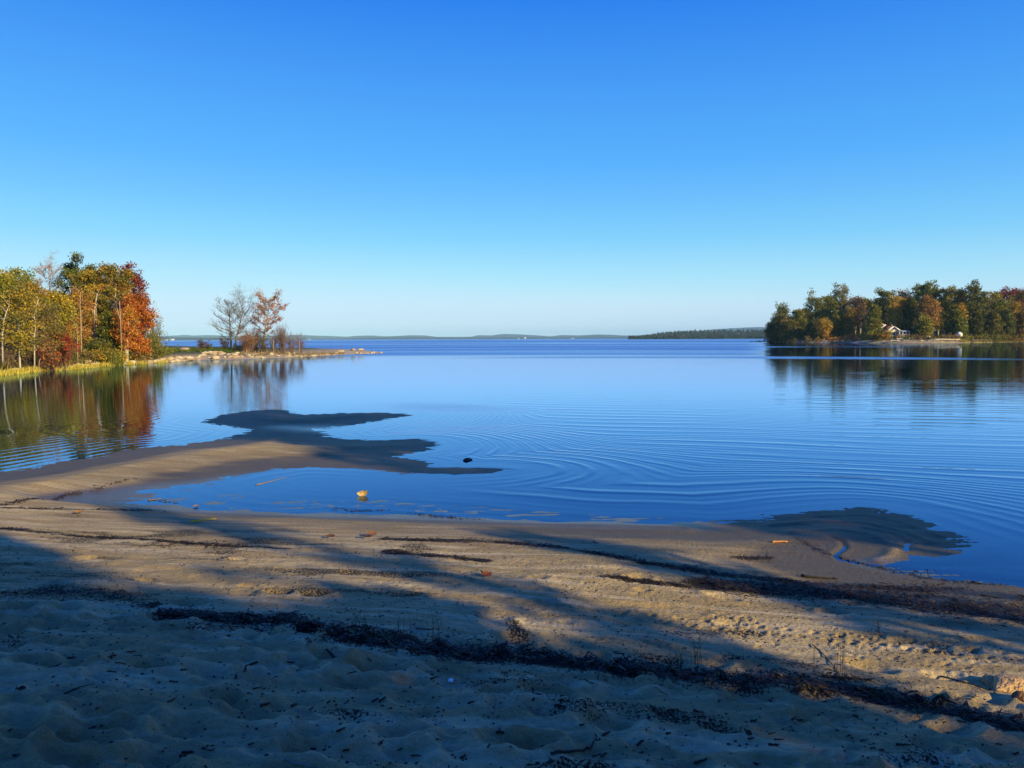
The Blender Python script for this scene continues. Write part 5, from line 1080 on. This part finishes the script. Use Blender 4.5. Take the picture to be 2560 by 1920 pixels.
# fine crumbs of bark and weed all over the dry sand
n = 9000; y = rg.uniform(2.5, 8.0, n); x = rg.uniform(-.75, .75, n) * y; keep = vnoise(x * 1.6, y * 2.2, 5) * .8 + rg.random(n) * .5 > .62; x = x[keep]; y = y[keep]; n = len(x)
z = np.array([zgrid(a, b) for a, b in zip(x, y)]); ok = z > .1; x, y, z = x[ok], y[ok], z[ok]; n = len(x)
Ls = rg.uniform(.003, .013, n); ang = rg.uniform(0, 3.14, n); d = np.stack([np.cos(ang) * Ls, np.sin(ang) * Ls, 0 * Ls], -1); u = np.stack([-np.sin(ang) * Ls * .5, np.cos(ang) * Ls * .5, 0 * Ls], -1); C = np.stack([x, y, z + .002], -1)
up = np.zeros((n, 3)); up[:, 2] = Ls * .6
V = np.stack([C - d, C - u, C + d, C + u, C + up], 1).reshape(-1, 3); b = (np.arange(n) * 5)[:, None]
Q = np.concatenate([b + np.array([[0, 1, 4, 4]]), b + np.array([[1, 2, 4, 4]]), b + np.array([[2, 3, 4, 4]]), b + np.array([[3, 0, 4, 4]])], 1).reshape(-1, 4)
Tt = Q[:, :3]
tag(raw_mesh('debris', V, Tt, M_WEED, col=np.repeat(np.array([[.035, .027, .02]]) * rg.uniform(.5, 1.8, (n, 1)), 4, 0), tris=True), 'crumbs of bark and weed strewn over the dry sand', 'debris', kind='stuff')

def on_ground(px, py, up=0.): x, y, z = ground_at(px, py); return np.array((x, y, z + up))
def stick(label, pix, rad, col, name='twig', cat='twig', group=None, knots=0, lift=.004, end=.4):
    P = []
    for (a, b) in pix: P.append(on_ground(a, b, rad * .6 + lift))
    P = np.array(P); t = np.linspace(0, 1, len(P)); m = max(7, len(P) * 3); tt = np.linspace(0, 1, m)
    P = np.stack([np.interp(tt, t, P[:, q]) for q in range(3)], -1); P[1:-1, :2] += rg.normal(0, rad * .5, (m - 2, 2)); P[:, 2] = [max(p[2], zgrid(p[0], p[1]) + rad * .4) for p in P]
    org = P[0].copy(); mb = MB(); mb.path(P - org, rad * np.linspace(1, end, m) * rg.uniform(.85, 1.15, m), np.array(col), 7)
    for _ in range(knots):
        q = rg.integers(1, m - 1); a = P[q] - org; d = np.array([rg.normal(), rg.normal(), abs(rg.normal()) * .5]); d /= np.linalg.norm(d); mb.tubes([[*a, *(a + d * rad * 5), rad * .5, rad * .2]], np.array(col), 5)
    o = mb.build(name, M_BARK, smooth=True); o.location = org; return tag(o, label, cat, group)
stick('curved dark twig bent like a hook on the shaded foreground sand', [(1376, 1887), (1400, 1884), (1453, 1880), (1478, 1868), (1490, 1848), (1486, 1838)], .0065, (.035, .028, .022), knots=2)
stick('long black stick lying on damp sand above the black weed bank', [(2003, 1441), (2040, 1446), (2080, 1448), (2096, 1450)], .013, (.03, .024, .02), name='stick', cat='stick')
stick('short bright orange stick near the right sandbar', [(1930, 1357), (1950, 1356), (1968, 1356)], .012, (.46, .21, .08), name='stick', cat='stick', end=.8)
stick('yellow reed stalk on the wet sand edge at the left', [(477, 1307), (500, 1303), (525, 1301), (541, 1299)], .012, (.75, .50, .03), name='reed_stalk', cat='reed stalk', end=.5)
stick('dark branch half buried at the top of the main weed line', [(2055, 1694), (2100, 1697), (2140, 1700), (2178, 1703)], .010, (.04, .03, .022), name='stick', cat='stick', knots=3)
stick('thin straight root running towards the tan lump at the right edge', [(2352, 1694), (2400, 1706), (2450, 1721), (2478, 1731)], .006, (.05, .035, .025), name='root', cat='root')
stick('thin stick slanting across the lit sand above the branch', [(2030, 1612), (2060, 1640), (2085, 1668), (2098, 1692)], .004, (.06, .045, .035), knots=1)
stick('pale straw lying on the main weed line', [(1546, 1665), (1556, 1672), (1566, 1678)], .004, (.45, .38, .28), name='straw', cat='straw')
stick('thin dry twig lying by the crumbs left of the middle', [(1040, 1573), (1070, 1576), (1096, 1575)], .005, (.09, .065, .05), knots=2)
stick('dark twig with a side shoot left of the middle foreground', [(815, 1641), (835, 1647), (855, 1646)], .006, (.03, .024, .02), knots=3)
stick('long thin twig with a dark end in the left foreground', [(160, 1737), (200, 1722), (235, 1712)], .004, (.05, .04, .03), knots=1)
stick('brown stick on the wet film of the pool at the left', [(370, 1252), (390, 1250), (402, 1248)], .010, (.16, .11, .06))
stick('long flat reed leaf half under the pool film', [(640, 1214), (670, 1207), (705, 1198), (732, 1193)], .020, (.20, .155, .09), name='reed_leaf', cat='reed leaf', end=.5, lift=-.008)
stick('pale thin twig at the bottom edge left of the middle', [(712, 1907), (735, 1913), (765, 1918), (790, 1922)], .006, (.22, .20, .17))
stick('dark short stick near the bottom right footprints', [(2240, 1865), (2260, 1866), (2278, 1866)], .007, (.025, .02, .017))
stick('small dark stick near the bottom right of the middle', [(1735, 1912), (1752, 1906), (1768, 1900)], .007, (.035, .027, .02), knots=1)
stick('wavy dark twig right of the middle foreground', [(1625, 1766), (1640, 1777), (1648, 1790), (1662, 1794)], .006, (.035, .027, .02), knots=1)
stick('dark twig lying on the lit sand before the sandbar', [(1483, 1355), (1490, 1358), (1497, 1360)], .008, (.05, .035, .025))
for k in range(90):
    while True:
        px = rg.uniform(10, 2550); py = rg.uniform(1600, 1915)
        if py > 1640 + (px - 640) * .06: break
    L_ = rg.uniform(8, 30); a = rg.uniform(-.9, .4)
    stick('one of the many small dark twigs and bark chips on the foreground sand', [(px, py), (px + L_ * math.cos(a) * .5, py + L_ * math.sin(a) * .5 * .5 + rg.uniform(-1, 1)), (px + L_ * math.cos(a), py + L_ * math.sin(a) * .6)], rg.uniform(.0025, .0065), (.03 * rg.uniform(.6, 2), .023, .018), group='small twigs on the foreground sand', end=rg.uniform(.3, .9))
# leaves
def leaf(label, px, py, size, col, tilt, rz, curl=.35, up=0., name='leaf', wide=.6):
    V = []; n = 9; m = 5
    for i in range(n):
        f = i / (n - 1); w_ = wide * math.sin(math.pi * min(.98, f * .93 + .03)) ** .8
        for j in range(m):
            g = j / (m - 1) * 2 - 1; V.append((f - .5, g * w_ / 2, curl * ((f - .5) ** 2 * 1.4 + (g * w_) ** 2) + .02 * math.sin(9 * f + g * 4)))
    V = np.array(V) * size; Q = np.array([(i * m + j, (i + 1) * m + j, (i + 1) * m + j + 1, i * m + j + 1) for i in range(n - 1) for j in range(m - 1)])
    V2 = V.copy(); V2[:, 2] -= .0012
    mb = MB(); mb.add(np.vstack([V]), Q, np.array(col)); mb.add(V2, Q[:, ::-1], np.array(col) * .8); mb.path([(-.5 * size, 0, V[2][2]), (-.62 * size, .01, V[2][2]), (-.75 * size, .0, V[2][2] - .005)], [.002, .0016, .0016], np.array(col) * .6, 5)
    o = mb.build(name, M_DRY, smooth=True); p = on_ground(px, py, up); o.location = p; o.rotation_euler = Euler((tilt, 0, rz)); return tag(o, label, 'leaf')
def cupped_leaf():
    out = [(-.50, .16), (-.42, .27), (-.28, .31), (-.12, .38), (.05, .43), (.20, .40), (.36, .40), (.50, .38), (.47, .24), (.42, .10), (.32, -.02), (.16, -.11), (0, -.13), (-.16, -.10), (-.30, -.02), (-.42, .08)]
    n = len(out); V = []; Q = []; c = np.array((0., .14)); sc = .175
    for k in range(6):
        f = 1 - k / 6
        for i, p in enumerate(out):
            q = c + (np.array(p) - c) * f; V.append((q[0] * sc, (.20 * (1 - f * f) + .012 * math.sin(q[0] * 22) + .02 * math.sin(i * 2.1) * f) * sc, q[1] * sc))
    for k in range(5):
        for i in range(n): Q.append((k * n + i, k * n + (i + 1) % n, (k + 1) * n + (i + 1) % n, (k + 1) * n + i))
    V.append((c[0] * sc, .2 * sc, c[1] * sc))
    for i in range(0, n, 2): Q.append((5 * n + i, 5 * n + (i + 1) % n, 5 * n + (i + 2) % n, 6 * n))
    V = np.array(V); V2 = V + np.array((0, .0018, 0)); mb = MB(); mb.add(V, Q, np.array((.56, .41, .16))); mb.add(V2, np.array(Q)[:, ::-1], np.array((.45, .30, .12)))
    mb.path([V2[6 * n] * f + np.array((-.56, .06, .14)) * sc * (1 - f) for f in (0, .3, .6, 1)], [.002, .002, .0016, .001], np.array((.30, .16, .07)), 5)
    o = mb.build('leaf', M_DRY, smooth=True); x, y = on_plane(906, 1240); o.location = (x, y, .012); o.rotation_euler = (R_(-14), 0, R_(3))
    return tag(o, 'curled pale yellow leaf standing in the shallow pool', 'leaf')
cupped_leaf()
leaf('dry brown leaf left of the other two below the pool', 826, 1346, .10, (.12, .06, .03), .3, .2, up=.02)
leaf('curled brown leaf at the start of the long weed line', 930, 1342, .13, (.18, .09, .04), .5, 1.0, up=.03)
leaf('brown leaf lying beside the curled one', 915, 1347, .12, (.14, .07, .035), .2, 2.4, up=.02)
leaf('crumpled rust red leaf on the pale sand below the weed streak', 1216, 1444, .10, (.30, .08, .03), .5, .6, up=.025)
leaf('second rust leaf tucked under the crumpled one', 1205, 1438, .08, (.26, .09, .04), .9, 2.0, up=.02)
leaf('small tan leaf on the sunlit sand at the left', 196, 1285, .11, (.30, .15, .05), .3, .8, up=.02)
leaf('dark leaf standing on edge in the right foreground', 1873, 1838, .042, (.04, .022, .016), 1.1, -1.0, up=.012)
leaf('dark leaf lying near the bottom in the middle', 952, 1862, .025, (.03, .02, .015), .8, 1.2, up=.008)
leaf('dead leaf on the edge of the film at the left', 490, 1268, .10, (.28, .18, .10), .2, .4, up=.012)
leaf('small dark leaf on the sand at far left foreground', 55, 1726, .035, (.03, .02, .016), .7, .3, up=.01)
# dark stone in the lake, tan lump, little things
st_ = rock_mesh(33, .55, 3); set_tint(st_, (.035, .03, .028)); x, y = on_plane(1168, 1151); rock('dark smooth stone breaking the water surface off the sandbar tip', (x, y, -.01), .125, st_, .2, (1, .8, .85))
lump = rock_mesh(35, .62, 4); set_tint(lump, (.48, .31, .15)); p = on_ground(2512, 1722); rock('rough tan lump of stone glowing in sunlight at the right edge', (p[0] + .02, p[1] + .02, p[2] + .01), .105, lump, .5, (1.35, .9, .85))
l2 = rock_mesh(36, .7, 3); set_tint(l2, (.20, .10, .05)); p = on_ground(2552, 1750); rock('small red brown stone beside the tan lump', (p[0], p[1], p[2] + .01), .045, l2, .5, (1.3, 1, 1))
p = on_ground(2480, 1712); rock('smaller tan stone leaning on the left of the tan lump', (p[0], p[1], p[2] + .015), .06, lump, 1.4, (1.4, .8, .9))
def cap(label, px, py, r, col, name, cat):
    mb = MB(); p = on_ground(px, py, .004); V = []; n = 16
    for (rr, zz) in ((0, r * .5), (r * .8, r * .48), (r, r * .3), (r * 1.05, -r * .2)):
        for i in range(n): V.append((rr * math.cos(i * 6.2832 / n), rr * math.sin(i * 6.2832 / n), zz))
    Q = [(a * n + i, a * n + (i + 1) % n, (a + 1) * n + (i + 1) % n, (a + 1) * n + i) for a in range(3) for i in range(n)]
    mb.add(V, Q, np.array(col)); o = mb.build(name, M_PAINT, smooth=True); o.location = p; o.rotation_euler = (.25, .1, 0); tag(o, label, cat)
cap('small round white bottle cap in the middle of the shaded sand', 1127, 1703, .014, (.75, .75, .75), 'bottle_cap', 'bottle cap')
shell = rock_mesh(41, .5, 2); set_tint(shell, (.7, .7, .7))
for (px, py, s, lab) in [(1307, 1724, .010, 'white shell fragment beside a dark crumb on the sand'), (1996, 1914, .009, 'white shell fragment at the bottom right'), (2388, 1783, .010, 'white shell fragment on the weed line at the right'), (1743, 1897, .006, 'tiny white fragment by the small dark stick'), (1097, 1648, .007, 'tiny white fragment under the main weed line')]:
    p = on_ground(px, py); rock(lab, (p[0], p[1], p[2] + .003), s, shell, px, (1.3, 1, .8), name='shell', cat='shell')
# grass tufts
def tuft(label, px, py, n, h, seed, cols=((.05, .07, .02), (.09, .10, .03)), spread=.03, lean=.22):
    rg2 = np.random.default_rng(seed); p = on_ground(px, py); mb = MB()
    for k in range(n):
        b = np.array([rg2.normal() * spread, rg2.normal() * spread, -.01]); hh = h * rg2.uniform(.5, 1.1); d = np.array([rg2.normal() * lean, rg2.normal() * lean, 1.])
        pts = [b + d * hh * f * np.array([f, f, 1]) for f in (0, .3, .6, .85, 1)]; mb.path(pts, [.0014, .0013, .001, .0007, .0004], np.array(cols[rg2.integers(len(cols))]), 4)
    o = mb.build('grass_tuft', M_LEAF); o.location = p; tag(o, label, 'grass tuft')
tuft('tuft of upright green blades on the weed line, left of the taller pair', 1696, 1672, 12, .17, 1)
tuft('tall thin grass with two long blades on the weed line', 1745, 1668, 9, .30, 2)
tuft('thin sprig of grass on the main weed line at the left', 900, 1572, 10, .14, 3)
tuft('faint dry stalks rising right of the left sprig', 1004, 1580, 5, .15, 4, cols=((.12, .09, .05),))
tuft('dry seed stalks behind the weed line near the middle', 1092, 1600, 6, .20, 5, cols=((.10, .08, .05),), lean=.12)
tuft('two tall thin dry stalks by the dark branch', 2098, 1693, 5, .32, 6, cols=((.10, .08, .04),), lean=.06)
tuft('low green tuft on the weed line right of the dark branch', 2192, 1745, 18, .10, 7, cols=((.05, .09, .03), (.08, .12, .03)), lean=.7)
tuft('dry stalks on the sand above the paw track at the right', 2190, 1578, 8, .18, 8, cols=((.12, .10, .06),), lean=.10)
tuft('single dry stalk between the tufts and the branch', 2043, 1690, 3, .20, 9, cols=((.10, .08, .05),), lean=.08)
tuft('small dry sprig on the bright sand above the tall grass', 1775, 1535, 5, .16, 10, cols=((.14, .12, .06),), lean=.08)

# ------------------------------------------------------------------ air
hz = bpy.data.materials.new('haze air'); hz.use_nodes = True; t = hz.node_tree; t.nodes.clear()
o_ = t.nodes.new('ShaderNodeOutputMaterial'); pv = t.nodes.new('ShaderNodeVolumePrincipled')
pv.inputs['Color'].default_value = (.38, .72, 1.0, 1); pv.inputs['Density'].default_value = 7e-5; pv.inputs['Anisotropy'].default_value = -0.3
t.links.new(pv.outputs[0], o_.inputs['Volume'])
mb = MB(); mb.box(-14500, 14500, -14500, 14500, -4.2, 130); hb = mb.build('haze', hz); tag(hb, kind='stuff')
